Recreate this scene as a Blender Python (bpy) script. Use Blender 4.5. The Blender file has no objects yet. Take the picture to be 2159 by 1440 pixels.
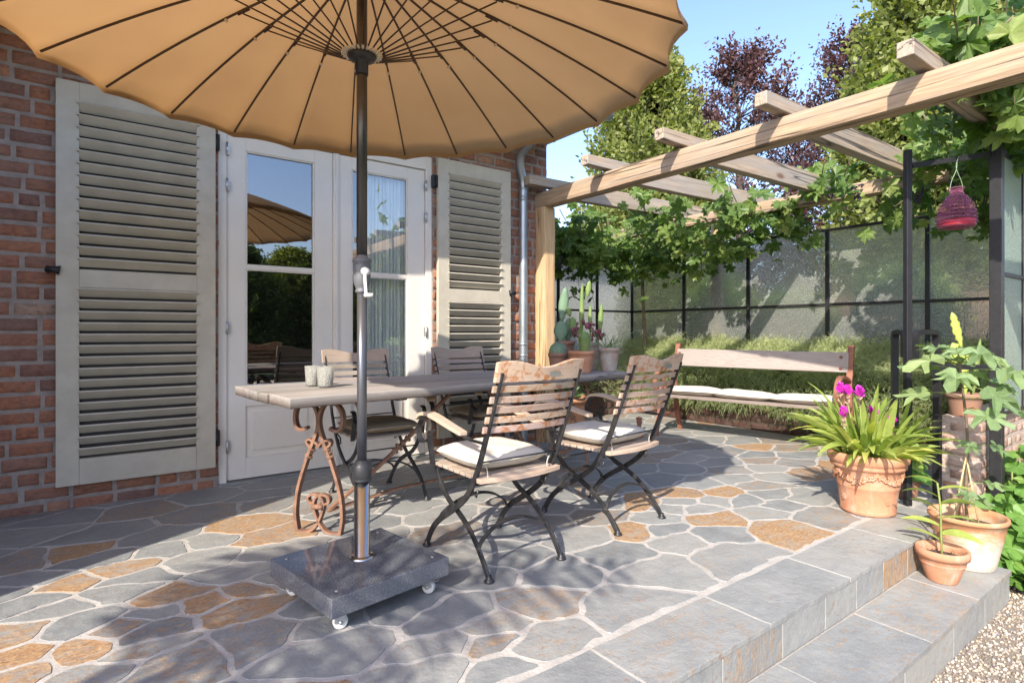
import bpy, math, random
from mathutils import Vector, Matrix, noise
R = math.radians
PI = math.pi
SC = bpy.context.scene
COL = SC.collection
random.seed(7)

# ------------------------------------------------------------ camera, light
cam = bpy.data.cameras.new('camera')
co = bpy.data.objects.new('camera', cam)
COL.objects.link(co)
SC.camera = co
cam.sensor_width = 36
cam.lens = 19.96
cam.shift_y = -0.0093
cam.clip_end = 500
cam.clip_start = .02
co.location = (0, 0, 1.1)
co.rotation_euler = (R(90), 0, R(53.37 - 90))

SUN = Vector((1.80, 1.0, -1.45)).normalized()       # direction the light travels
elev = math.asin(-SUN.z)
w = bpy.data.worlds.new('World')
SC.world = w
w.use_nodes = True
nt = w.node_tree
sky = nt.nodes.new('ShaderNodeTexSky')
sky.sky_type = 'NISHITA'
sky.sun_disc = False
sky.sun_elevation = elev
sky.sun_rotation = math.atan2(-SUN.x, -SUN.y)
sky.air_density = 1.0
sky.dust_density = 1.2
sky.ozone_density = 2.6
skm = nt.nodes.new('ShaderNodeMix')
skm.data_type = 'RGBA'
skm.blend_type = 'MULTIPLY'
skm.inputs[0].default_value = 1
skm.inputs[7].default_value = (.99, .95, 1.0, 1)
nt.links.new(sky.outputs[0], skm.inputs[6])
nt.links.new(skm.outputs[2], nt.nodes['Background'].inputs[0])
nt.nodes['Background'].inputs[1].default_value = 0.15
sl = bpy.data.lights.new('sun', 'SUN')
so = bpy.data.objects.new('sun', sl)
COL.objects.link(so)
sl.energy = 2.95
sl.angle = R(.55)
sl.color = (1, .91, .78)
so.rotation_euler = SUN.to_track_quat('-Z', 'Y').to_euler()
so.location = (-6, -4, 8)
SC.view_settings.view_transform = 'Standard'
SC.view_settings.look = 'None'
SC.view_settings.gamma = 1
SC.view_settings.exposure = 1.46
SC.cycles.use_denoising = True
SC.cycles.max_bounces = 7
SC.cycles.transparent_max_bounces = 24
SC.cycles.sample_clamp_indirect = 6
SC.cycles.caustics_reflective = False
SC.cycles.caustics_refractive = False


# ------------------------------------------------------------ materials
def nmat(name):
    m = bpy.data.materials.new(name)
    m.use_nodes = True
    t = m.node_tree
    return m, t, t.nodes['Principled BSDF'], t.nodes['Material Output']


def N(t, kind, **kw):
    n = t.nodes.new('ShaderNode' + kind)
    for k, v in kw.items():
        setattr(n, k, v)
    return n


def ramp(t, fac, stops):
    r = N(t, 'ValToRGB')
    el = r.color_ramp.elements
    while len(el) < len(stops):
        el.new(.5)
    for e, (p, c) in zip(el, stops):
        e.position = p
        e.color = (*c, 1) if len(c) == 3 else c
    t.links.new(fac, r.inputs[0])
    return r.outputs[0]


def coords(t, scale=(1, 1, 1), kind='Object', rot=(0, 0, 0)):
    tc = N(t, 'TexCoord')
    mp = N(t, 'Mapping')
    mp.inputs['Scale'].default_value = scale
    mp.inputs['Rotation'].default_value = rot
    t.links.new(tc.outputs[kind], mp.inputs[0])
    return mp.outputs[0]


def nz(t, vec, scale, detail=4, rough=.6, dist=0):
    n = N(t, 'TexNoise')
    n.inputs['Scale'].default_value = scale
    n.inputs['Detail'].default_value = detail
    n.inputs['Roughness'].default_value = rough
    n.inputs['Distortion'].default_value = dist
    t.links.new(vec, n.inputs['Vector'])
    return n.outputs[0]


def mixc(t, fac, a, b, mode='MIX'):
    m = N(t, 'Mix')
    m.data_type = 'RGBA'
    m.blend_type = mode
    for s, v in ((m.inputs[0], fac), (m.inputs[6], a), (m.inputs[7], b)):
        if isinstance(v, (int, float)):
            s.default_value = v
        elif isinstance(v, tuple):
            s.default_value = (*v, 1) if len(v) == 3 else v
        else:
            t.links.new(v, s)
    return m.outputs[2]


def math_(t, op, a, b=0):
    m = N(t, 'Math')
    m.operation = op
    for s, v in ((m.inputs[0], a), (m.inputs[1], b)):
        if isinstance(v, (int, float)):
            s.default_value = v
        else:
            t.links.new(v, s)
    return m.outputs[0]


def bump(t, p, h, strength=.3, dist=.01):
    b = N(t, 'Bump')
    b.inputs['Strength'].default_value = strength
    b.inputs['Distance'].default_value = dist
    t.links.new(h, b.inputs['Height'])
    t.links.new(b.outputs[0], p.inputs['Normal'])
    return b


def attr(t, name='tint'):
    a = N(t, 'Attribute')
    a.attribute_name = name
    return a


def simple(name, c1, c2=None, rough=.6, metal=0, scale=8, bstr=.15, bscale=40, bdist=.004, stretch=(1, 1, 1), spec=.5, lo=.35, hi=.65):
    m, t, p, o = nmat(name)
    c2 = c2 or tuple(x * .8 for x in c1)
    v = coords(t, stretch)
    n = nz(t, v, scale)
    t.links.new(ramp(t, n, [(lo, c1), (hi, c2)]), p.inputs['Base Color'])
    p.inputs['Roughness'].default_value = rough
    p.inputs['Metallic'].default_value = metal
    p.inputs['Specular IOR Level'].default_value = spec
    if bstr:
        bump(t, p, nz(t, v, bscale, 5), bstr, bdist)
    return m


def wood(name, ca, cb, cc, axis=1, rough=.7, crack=.0, bstr=.35, grain=60, spots=None, tint=False):
    """grain running along an axis; ca pale, cb mid, cc dark streaks"""
    m, t, p, o = nmat(name)
    s = [1, 1, 1]
    s[axis] = .06
    v = coords(t, tuple(s))
    fine = nz(t, v, grain, 5, .65)
    s2 = [1, 1, 1]
    s2[axis] = .18
    v2 = coords(t, tuple(s2))
    broad = nz(t, v2, 7, 4, .6, .6)
    col = ramp(t, fine, [(.3, cb), (.62, ca)])
    col = mixc(t, ramp(t, broad, [(.38, (0, 0, 0)), (.72, (1, 1, 1))]), col, cc)
    h = math_(t, 'ADD', fine, math_(t, 'MULTIPLY', broad, .6))
    if crack:
        s3 = [1, 1, 1]
        s3[axis] = .035
        v3 = coords(t, tuple(s3))
        c = nz(t, v3, 9, 3, .55, .35)
        rid = math_(t, 'ABSOLUTE', math_(t, 'SUBTRACT', c, .5))
        line = ramp(t, rid, [(0, (1, 1, 1)), (crack, (0, 0, 0))])
        gate = ramp(t, nz(t, v2, 2.2, 2), [(.42, (0, 0, 0)), (.5, (1, 1, 1))])
        line = mixc(t, 1.0, line, gate, 'MULTIPLY')
        col = mixc(t, line, col, tuple(x * .18 for x in cc))
        h = math_(t, 'SUBTRACT', h, math_(t, 'MULTIPLY', line, 3.0))
        vk = coords(t, (1, .35, 1) if axis == 1 else (.35, 1, 1))
        k = N(t, 'TexVoronoi')
        k.inputs['Scale'].default_value = 2.3
        t.links.new(vk, k.inputs['Vector'])
        kk = ramp(t, k.outputs[0], [(.03, (1, 1, 1)), (.075, (0, 0, 0))])
        col = mixc(t, math_(t, 'MULTIPLY', kk, .75), col, (.12, .045, .015))
    if spots:
        sp = nz(t, coords(t, (1, 1, 1)), spots[1], 5, .7, .8)
        f = ramp(t, sp, [(spots[2], (0, 0, 0)), (spots[2] + .09, (1, 1, 1))])
        col = mixc(t, math_(t, 'MULTIPLY', f, .85), col, spots[0])
    if tint:
        a = attr(t)
        col = mixc(t, 1.0, col, a.outputs['Color'], 'MULTIPLY')
    t.links.new(col, p.inputs['Base Color'])
    p.inputs['Roughness'].default_value = rough
    p.inputs['Specular IOR Level'].default_value = .25
    bump(t, p, h, bstr, .004)
    return m


def leafmat(name, c1, c2, trans=.4, rough=.5, c3=None):
    """c1..c2 blended by the per-leaf tint, thin translucent blades"""
    m, t, p, o = nmat(name)
    a = attr(t)
    sep = N(t, 'SeparateColor')
    t.links.new(a.outputs['Color'], sep.inputs[0])
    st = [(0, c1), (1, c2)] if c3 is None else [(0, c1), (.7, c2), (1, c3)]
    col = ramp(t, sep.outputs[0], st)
    n = nz(t, coords(t), 25, 3)
    col = mixc(t, .25, col, ramp(t, n, [(.3, tuple(x * .55 for x in c1)), (.7, tuple(min(1, x * 1.3) for x in c2))]))
    t.links.new(col, p.inputs['Base Color'])
    p.inputs['Roughness'].default_value = rough
    p.inputs['Specular IOR Level'].default_value = .35
    tr = N(t, 'BsdfTranslucent')
    tc = mixc(t, 1.0, col, (1.35, 1.45, .55), 'MULTIPLY')
    t.links.new(tc, tr.inputs[0])
    mx = N(t, 'MixShader')
    mx.inputs[0].default_value = trans
    t.links.new(p.outputs[0], mx.inputs[1])
    t.links.new(tr.outputs[0], mx.inputs[2])
    t.links.new(mx.outputs[0], o.inputs[0])
    return m


def brickmat(name, wash=0.0, dark=1):
    m, t, p, o = nmat(name)
    a = attr(t)
    sep = N(t, 'SeparateColor')
    t.links.new(a.outputs['Color'], sep.inputs[0])
    base = ramp(t, sep.outputs[0], [(0, (.17, .085, .075)), (.2, (.26, .12, .085)), (.45, (.37, .15, .085)), (.7, (.46, .175, .085)), (.88, (.50, .21, .105)), (1, (.48, .33, .24))])
    v = coords(t, (1, 1, 1.6))
    n = nz(t, v, 26, 6, .7)
    base = mixc(t, ramp(t, n, [(.42, (0, 0, 0)), (.7, (.75, .75, .75))]), base, (.11, .05, .045))
    n2 = nz(t, v, 60, 4, .6)
    base = mixc(t, ramp(t, n2, [(.62, (0, 0, 0)), (.75, (.6, .6, .6))]), base, (.45, .33, .24))
    base = mixc(t, ramp(t, nz(t, coords(t), 5, 5, .65), [(.35, (.08,) * 3), (.7, (.45,) * 3)]), base, (.36, .27, .225))
    if wash:
        n3 = nz(t, coords(t), 4, 5, .6)
        base = mixc(t, ramp(t, n3, [(.35, (wash * .3,) * 3), (.65, (wash,) * 3)]), base, (.55, .45, .38))
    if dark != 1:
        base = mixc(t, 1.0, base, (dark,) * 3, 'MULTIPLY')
    t.links.new(base, p.inputs['Base Color'])
    p.inputs['Roughness'].default_value = .9
    p.inputs['Specular IOR Level'].default_value = .2
    b = math_(t, 'ADD', nz(t, coords(t, (1, 1, 2.2)), 30, 6, .75), math_(t, 'MULTIPLY', nz(t, v, 130, 3), .35))
    bump(t, p, b, .8, .012)
    return m


def slatemat(name, vert=False):
    m, t, p, o = nmat(name)
    a = attr(t)
    sep = N(t, 'SeparateColor')
    t.links.new(a.outputs['Color'], sep.inputs[0])
    v = coords(t)
    g = ramp(t, sep.outputs[1], [(0, (.155, .17, .18)), (.5, (.225, .235, .235)), (1, (.33, .325, .30))])
    n1 = nz(t, v, 5, 7, .65)
    g = mixc(t, ramp(t, n1, [(.35, (0, 0, 0)), (.7, (.7, .7, .7))]), g, (.33, .335, .32))
    n4 = nz(t, coords(t, (1, 2.2, 1), rot=(0, 0, -.3)), 2.4, 7, .7, 1.2)
    g = mixc(t, ramp(t, n4, [(.48, (0, 0, 0)), (.72, (.6, .6, .6))]), g, (.19, .205, .22))
    n2 = nz(t, v, 95, 4, .7)
    g = mixc(t, ramp(t, n2, [(.60, (0, 0, 0)), (.74, (.4, .4, .4))]), g, (.42, .40, .36))
    vs = coords(t, (1.6, 3.5, 1) if not vert else (5, 1, 1))
    r1 = nz(t, vs, 7, 9, .72, 1.0)
    r2 = nz(t, vs, 26, 6, .75, .5)
    rust = ramp(t, r2, [(.30, (.15, .10, .065)), (.43, (.30, .16, .075)), (.53, (.43, .25, .11)), (.62, (.46, .34, .20)), (.72, (.35, .30, .22))])
    r3 = nz(t, coords(t, (2, 4, 1), rot=(0, 0, .4)), 3.3, 8, .7, .8)
    rust = mixc(t, ramp(t, r3, [(.52, (0, 0, 0)), (.66, (.6, .6, .6))]), rust, (.34, .33, .29))
    thr = math_(t, 'ADD', math_(t, 'SUBTRACT', math_(t, 'ADD', math_(t, 'MULTIPLY', r1, .75), math_(t, 'MULTIPLY', r2, .25)), .72), math_(t, 'MULTIPLY', sep.outputs[0], .42))
    f = ramp(t, math_(t, 'MULTIPLY', thr, 6), [(0, (0, 0, 0)), (1, (.93, .93, .93))])
    col = mixc(t, f, g, rust)
    n3 = nz(t, coords(t, (1, 3, 1)), 14, 6, .7, 1.4)
    chalk = ramp(t, math_(t, 'ABSOLUTE', math_(t, 'SUBTRACT', n3, .5)), [(0, (.5, .5, .5)), (.012, (0, 0, 0))])
    col = mixc(t, math_(t, 'MULTIPLY', chalk, .6), col, (.5, .48, .44))
    n5 = nz(t, coords(t, (1, 1.4, 1)), 34, 6, .75, .6)
    n6 = nz(t, v, 2.6, 4, .6)
    fl_ = mixc(t, 1.0, ramp(t, n5, [(.56, (0, 0, 0)), (.64, (.8, .8, .8))]), ramp(t, n6, [(.45, (0, 0, 0)), (.62, (1, 1, 1))]), 'MULTIPLY')
    col = mixc(t, fl_, col, (.26, .15, .085))
    t.links.new(col, p.inputs['Base Color'])
    rr = ramp(t, n1, [(.3, (.42, .42, .42)), (.7, (.7, .7, .7))])
    t.links.new(rr, p.inputs['Roughness'])
    p.inputs['Specular IOR Level'].default_value = .4
    h = math_(t, 'ADD', nz(t, v, 13, 8, .6), math_(t, 'MULTIPLY', nz(t, v, 70, 4, .6), .25))
    h = math_(t, 'ADD', h, math_(t, 'MULTIPLY', f, .1))
    bump(t, p, h, .6, .012)
    return m


M = {}
M['slate'] = slatemat('slate')
M['slate_riser'] = slatemat('slate_riser', True)
M['mortar'] = simple('mortar', (.50, .47, .43), (.38, .36, .335), .95, scale=9, bstr=.6, bscale=60, bdist=.006, spec=.1)
M['brickmortar'] = simple('brick_mortar', (.40, .34, .30), (.29, .25, .225), .95, scale=14, bstr=.9, bscale=90, bdist=.008, spec=.1)
M['mortarpale'] = simple('pale_mortar', (.52, .43, .37), (.40, .31, .27), .95, scale=8, bstr=.9, bscale=60, bdist=.01, spec=.1)
M['brick'] = brickmat('brick')
M['brickshade'] = brickmat('shade_darkened_brick', 0, .38)  # brick colour darkened to paint in the shade behind the bench
M['brickwash'] = brickmat('washed_brick', .85)
M['white'] = simple('white_paint', (.79, .75, .685), (.74, .70, .64), .38, scale=3, bstr=.05, bscale=20, spec=.45)
M['taupe'] = simple('taupe_paint', (.54, .50, .41), (.47, .43, .35), .45, scale=7, bstr=.06, bscale=25, spec=.4)
M['soffit'] = simple('soffit_paint', (.62, .55, .45), (.56, .50, .41), .6, scale=3, bstr=.05)
M['black'] = simple('black_iron', (.014, .014, .016), (.022, .022, .025), .5, .1, scale=30, bstr=.3, bscale=120, bdist=.002)
M['gunmetal'] = simple('forged_iron', (.035, .037, .042), (.075, .072, .072), .42, .55, scale=22, bstr=.35, bscale=140, bdist=.002)
M['rust'] = simple('rusty_iron', (.30, .165, .105), (.17, .09, .06), .72, .15, scale=18, bstr=.5, bscale=90, bdist=.003)
M['rustbench'] = simple('rusty_bench_iron', (.30, .13, .08), (.22, .09, .06), .75, .1, scale=18, bstr=.4, bscale=90, bdist=.003)
M['chrome'] = simple('polished_steel', (.62, .64, .66), (.56, .58, .60), .2, 1, scale=3, bstr=0)
M['zincbright'] = simple('bright_zinc', (.62, .64, .66), (.52, .54, .56), .35, .85, scale=9, bstr=.1)
M['zinc'] = simple('zinc_pipe', (.42, .46, .50), (.33, .37, .41), .42, .75, scale=6, bstr=.12, bscale=30)
M['pole'] = simple('dark_pole', (.075, .07, .068), (.09, .085, .082), .28, .55, scale=6, bstr=0)
M['polegrey'] = simple('grey_pole', (.12, .125, .14), (.14, .145, .16), .35, .6, scale=6, bstr=0)
M['bronze'] = simple('bronze_rib', (.10, .06, .035), (.07, .042, .028), .45, .3, scale=10, bstr=0)
M['plasticwhite'] = simple('white_plastic', (.72, .72, .69), (.68, .68, .65), .35, scale=6, bstr=0)
M['plasticclear'] = simple('pale_plastic', (.75, .68, .58), (.7, .62, .5), .3, scale=6, bstr=0)
M['plasticgrey'] = simple('grey_plastic', (.12, .125, .14), (.15, .155, .17), .45, scale=6, bstr=0)
M['plasticblack'] = simple('black_plastic', (.03, .03, .033), (.045, .045, .048), .4, scale=6, bstr=0)
M['beam'] = wood('oak_beam', (.49, .36, .235), (.29, .185, .11), (.34, .275, .215), 1, crack=.03)
M['rafter'] = wood('oak_rafter', (.46, .37, .28), (.31, .225, .155), (.32, .30, .28), 0, crack=.03)
M['post'] = wood('oak_post', (.62, .46, .28), (.46, .30, .16), (.55, .36, .19), 2, crack=.02)
M['teakrust'] = wood('stained_teak', (.52, .41, .32), (.40, .29, .215), (.46, .38, .32), 0, spots=((.36, .14, .035), 19, .515), tint=True)
M['teakpale'] = wood('pale_teak', (.50, .40, .32), (.37, .275, .21), (.42, .35, .29), 0, tint=True)
M['teakgrey'] = wood('grey_teak', (.40, .34, .29), (.30, .25, .21), (.36, .31, .27), 0, tint=True)
M['tabletop'] = wood('weathered_tabletop', (.40, .37, .35), (.22, .20, .185), (.32, .31, .30), 0, crack=.008, tint=True)
M['benchwood'] = wood('silvered_plank', (.36, .315, .285), (.26, .22, .20), (.32, .28, .26), 1)
M['benchwooddark'] = wood('dark_plank', (.28, .23, .20), (.18, .14, .12), (.24, .20, .18), 1)
M['cushion'] = simple('cream_canvas', (.72, .67, .58), (.64, .59, .50), .9, scale=6, bstr=.25, bscale=220, bdist=.0015, spec=.15)
M['cushionbrown'] = simple('tan_canvas', (.33, .26, .18), (.27, .21, .15), .9, scale=6, bstr=.25, bscale=220, bdist=.0015, spec=.15)
M['stitch'] = simple('seam_cord', (.55, .50, .42), rough=.9, bstr=0)
M['terracotta'] = simple('terracotta', (.52, .27, .165), (.44, .20, .115), .8, scale=7, bstr=.3, bscale=50, bdist=.003, spec=.2)
def bloompot():
    m, t, p, o = nmat('bloomy_terracotta')
    v = coords(t)
    c = ramp(t, nz(t, v, 6, 6, .65), [(.3, (.40, .18, .10)), (.55, (.50, .25, .15)), (.75, (.54, .31, .21))])
    c = mixc(t, ramp(t, nz(t, coords(t, (1, 1, .5)), 11, 7, .72, .5), [(.5, (0, 0, 0)), (.68, (.6, .6, .6))]), c, (.56, .44, .36))
    c = mixc(t, ramp(t, nz(t, v, 30, 5, .7), [(.62, (0, 0, 0)), (.72, (.55, .55, .55))]), c, (.28, .14, .09))
    t.links.new(c, p.inputs['Base Color'])
    p.inputs['Roughness'].default_value = .85
    p.inputs['Specular IOR Level'].default_value = .2
    bump(t, p, nz(t, v, 50, 5), .3, .003)
    return m


M['terracotta'] = bloompot()
M['terradark'] = simple('aged_terracotta', (.33, .17, .11), (.27, .17, .13), .85, scale=12, bstr=.3, bscale=50, bdist=.003, spec=.2)
M['soil'] = simple('potting_soil', (.06, .045, .035), (.14, .12, .10), .95, scale=60, bstr=1, bscale=70, bdist=.02)
M['bark'] = simple('tree_bark', (.10, .08, .06), (.055, .045, .035), .9, scale=18, bstr=.8, bscale=30, bdist=.02, stretch=(1, 1, .25))
M['stem'] = simple('green_stem', (.22, .27, .07), (.16, .20, .06), .6, scale=20, bstr=.1)
M['woodystem'] = simple('woody_stem', (.20, .15, .10), (.12, .09, .06), .8, scale=20, bstr=.4, bscale=60)
M['bamboo'] = simple('bamboo_cane', (.55, .42, .24), (.46, .34, .18), .5, scale=14, bstr=.1)
M['darkroom'] = simple('painted_dimness', (.055, .05, .045), (.04, .037, .035), .9, bstr=0)  # near-black standing in for the unlit room and the gaps between slats
M['curtain'] = simple('pale_curtain', (.88, .93, .92), (.82, .88, .88), .9, scale=3, bstr=.1, bscale=200)
M['gravelbed'] = simple('gravel_bed', (.38, .32, .25), (.24, .20, .16), .95, scale=120, bstr=1, bscale=110, bdist=.02)
M['earth'] = simple('garden_soil', (.09, .065, .045), (.05, .04, .03), .95, scale=20, bstr=1, bscale=30, bdist=.03)
M['lawn'] = simple('mown_lawn', (.045, .085, .02), (.07, .11, .03), .9, scale=6, bstr=1, bscale=90, bdist=.03)
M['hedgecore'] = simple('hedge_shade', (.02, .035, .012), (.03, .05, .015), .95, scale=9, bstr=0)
M['vine'] = leafmat('vine_leaf', (.055, .13, .03), (.22, .31, .09), .45, .42, (.44, .47, .18))
M['hornbeam'] = leafmat('hornbeam_leaf', (.10, .14, .035), (.27, .30, .09), .42, .5, (.42, .41, .17))
M['beech'] = leafmat('copper_beech_leaf', (.055, .03, .038), (.11, .048, .05), .2, .45, (.18, .085, .055))
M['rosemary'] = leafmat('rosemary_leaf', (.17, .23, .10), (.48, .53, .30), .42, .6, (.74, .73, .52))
M['lily'] = leafmat('lily_leaf', (.19, .29, .06), (.40, .48, .13), .42, .42, (.62, .60, .16))
M['fig'] = leafmat('fig_leaf', (.14, .22, .10), (.24, .34, .16), .35, .5, (.34, .42, .18))
M['ivy'] = leafmat('mallow_leaf', (.09, .20, .04), (.17, .32, .07), .35, .45, (.36, .42, .08))
M['palm'] = leafmat('palm_leaf', (.05, .10, .02), (.09, .15, .03), .15, .5)
M['cactusblue'] = simple('blue_cactus', (.13, .22, .14), (.17, .26, .16), .6, scale=10, bstr=.1)
M['cactusgreen'] = simple('green_cactus', (.13, .22, .06), (.20, .26, .08), .6, scale=10, bstr=.1)
M['cactuspale'] = simple('pale_cactus', (.42, .48, .10), (.33, .42, .09), .5, scale=10, bstr=.1)
M['spine'] = simple('cactus_spine', (.45, .42, .33), rough=.7, bstr=0)
M['succulent'] = simple('purple_succulent', (.22, .06, .09), (.14, .05, .06), .4, scale=10, bstr=0)
M['flower'] = simple('magenta_petal', (.55, .035, .42), (.42, .02, .34), .5, scale=12, bstr=0)
M['bract'] = simple('pink_bract', (.50, .34, .26), (.40, .28, .2), .6, scale=12, bstr=0)
M['grape'] = simple('blue_grape', (.035, .022, .06), (.06, .035, .08), .45, scale=20, bstr=0)
M['yellow'] = simple('yellow_leaf', (.75, .62, .05), (.65, .5, .04), .5, bstr=0)
M['fencewood'] = wood('brown_fence', (.26, .17, .12), (.19, .12, .085), (.22, .15, .11), 2)
M['render'] = simple('white_render', (.62, .61, .60), (.56, .55, .54), .85, scale=3, bstr=.2, bscale=60)
M['rooftile'] = simple('grey_tile', (.16, .15, .15), (.11, .105, .10), .8, scale=10, bstr=.3)
M['plate'] = simple('name_plate', (.34, .33, .30), (.30, .29, .26), .45, .6, bstr=.1)


def granite():
    m, t, p, o = nmat('granite')
    v = coords(t)
    vo = N(t, 'TexVoronoi')
    vo.inputs['Scale'].default_value = 420
    t.links.new(v, vo.inputs['Vector'])
    c = ramp(t, vo.outputs['Color'], [(.1, (.07, .076, .09)), (.45, (.115, .124, .142)), (.75, (.165, .175, .195)), (.97, (.30, .31, .33))])
    t.links.new(c, p.inputs['Base Color'])
    p.inputs['Roughness'].default_value = .07
    p.inputs['Specular IOR Level'].default_value = .75
    return m


def granite_side():
    m = M['granite'].copy()
    m.name = 'granite_sawn'
    m.node_tree.nodes['Principled BSDF'].inputs['Roughness'].default_value = .35
    return m


def canvas():
    m, t, p, o = nmat('parasol_canvas')
    v = coords(t)
    col = ramp(t, nz(t, v, 3, 3), [(.3, (.46, .31, .18)), (.7, (.50, .345, .205))])
    t.links.new(col, p.inputs['Base Color'])
    p.inputs['Roughness'].default_value = .9
    p.inputs['Specular IOR Level'].default_value = .1
    tr = N(t, 'BsdfTranslucent')
    t.links.new(mixc(t, 1.0, col, (1.15, .92, .62), 'MULTIPLY'), tr.inputs[0])
    mx = N(t, 'MixShader')
    mx.inputs[0].default_value = .40
    t.links.new(p.outputs[0], mx.inputs[1])
    t.links.new(tr.outputs[0], mx.inputs[2])
    t.links.new(mx.outputs[0], o.inputs[0])
    bump(t, p, nz(t, v, 500, 2), .1, .001)
    return m


def windowglass(name, ior, tintc=(.98, 1, .99)):
    m, t, p, o = nmat(name)
    gl = N(t, 'BsdfGlossy')
    gl.inputs['Roughness'].default_value = .0
    tr = N(t, 'BsdfTransparent')
    tr.inputs[0].default_value = (*tintc, 1)
    fr = N(t, 'LayerWeight')
    fr.inputs[0].default_value = .5
    mx = N(t, 'MixShader')
    fac = math_(t, 'ADD', ((ior - 1) / (ior + 1)) ** 2, math_(t, 'MULTIPLY', math_(t, 'POWER', fr.outputs['Facing'], 3.5), .62))
    t.links.new(fac, mx.inputs[0])
    t.links.new(tr.outputs[0], mx.inputs[1])
    t.links.new(gl.outputs[0], mx.inputs[2])
    t.links.new(mx.outputs[0], o.inputs[0])
    return m


def screenglass(name, col, dens, cell, wire=True):
    """figured glass: part scattering, part clear, with a cast relief"""
    m, t, p, o = nmat(name)
    v = coords(t)
    vo = N(t, 'TexVoronoi')
    vo.inputs['Scale'].default_value = cell
    t.links.new(v, vo.inputs['Vector'])
    p.inputs['Base Color'].default_value = (*col, 1)
    p.inputs['Roughness'].default_value = .22
    bump(t, p, vo.outputs[0], .9, .006)
    tl = N(t, 'BsdfTranslucent')
    tl.inputs[0].default_value = (*col, 1)
    m1 = N(t, 'MixShader')
    m1.inputs[0].default_value = .45
    t.links.new(p.outputs[0], m1.inputs[1])
    t.links.new(tl.outputs[0], m1.inputs[2])
    rf = N(t, 'BsdfRefraction')
    rf.inputs['Roughness'].default_value = .12
    rf.inputs['IOR'].default_value = 1.12
    rf.inputs[0].default_value = (.86, .9, .88, 1)
    b2 = N(t, 'Bump')
    b2.inputs['Strength'].default_value = 1
    b2.inputs['Distance'].default_value = .02
    t.links.new(vo.outputs[0], b2.inputs['Height'])
    t.links.new(b2.outputs[0], rf.inputs['Normal'])
    tp = N(t, 'BsdfTransparent')
    tp.inputs[0].default_value = (.8, .86, .82, 1)
    m2 = N(t, 'MixShader')
    m2.inputs[0].default_value = .35
    t.links.new(rf.outputs[0], m2.inputs[1])
    t.links.new(tp.outputs[0], m2.inputs[2])
    m3 = N(t, 'MixShader')
    f = ramp(t, vo.outputs[0], [(.10, (.85,) * 3), (.3, (dens * 1.05,) * 3), (.6, (dens * .9,) * 3)])
    t.links.new(f, m3.inputs[0])
    t.links.new(m2.outputs[0], m3.inputs[1])
    t.links.new(m1.outputs[0], m3.inputs[2])
    t.links.new(m3.outputs[0], o.inputs[0])
    return m


def pinkglass():
    m, t, p, o = nmat('pink_glass')
    p.inputs['Base Color'].default_value = (.50, .20, .34, 1)
    p.inputs['Roughness'].default_value = .08
    tp = N(t, 'BsdfTransparent')
    tp.inputs[0].default_value = (.84, .60, .74, 1)
    mx = N(t, 'MixShader')
    lw = N(t, 'LayerWeight')
    lw.inputs[0].default_value = .45
    t.links.new(ramp(t, lw.outputs['Facing'], [(0, (.10,) * 3), (1, (.6,) * 3)]), mx.inputs[0])
    t.links.new(tp.outputs[0], mx.inputs[1])
    t.links.new(p.outputs[0], mx.inputs[2])
    t.links.new(mx.outputs[0], o.inputs[0])
    return m


def whitewashedpot():
    m, t, p, o = nmat('limed_terracotta')
    v = coords(t)
    n = nz(t, v, 9, 7, .7, .4)
    sx = N(t, 'SeparateXYZ')
    t.links.new(v, sx.inputs[0])
    g = math_(t, 'ADD', math_(t, 'SUBTRACT', math_(t, 'MULTIPLY', n, 1.5), .36), math_(t, 'MULTIPLY', sx.outputs[2], -2.4))
    c = ramp(t, g, [(.12, (.50, .24, .12)), (.26, (.52, .33, .20)), (.42, (.52, .41, .31)), (.62, (.54, .49, .42))])
    t.links.new(c, p.inputs['Base Color'])
    p.inputs['Roughness'].default_value = .85
    bump(t, p, n, .4, .004)
    return m


def greypot():
    m, t, p, o = nmat('bloomed_terracotta')
    v = coords(t)
    n = nz(t, v, 14, 7, .7, .4)
    c = ramp(t, n, [(.38, (.34, .20, .14)), (.5, (.36, .30, .26)), (.68, (.44, .42, .38))])
    t.links.new(c, p.inputs['Base Color'])
    p.inputs['Roughness'].default_value = .85
    bump(t, p, n, .4, .004)
    return m


M['granite'] = granite()
M['granite_sawn'] = granite_side()
M['canvas'] = canvas()
M['pane'] = windowglass('door_glass', 3.6)
M['screen'] = screenglass('figured_glass', (.50, .52, .49), .50, 60)
M['screengreen'] = screenglass('green_figured_glass', (.58, .74, .64), .85, 90)
M['pink'] = pinkglass()
M['limed'] = whitewashedpot()
M['greypot'] = greypot()
M['candleglass'] = screenglass('frosted_tumbler', (.75, .74, .70), .6, 120)


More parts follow.
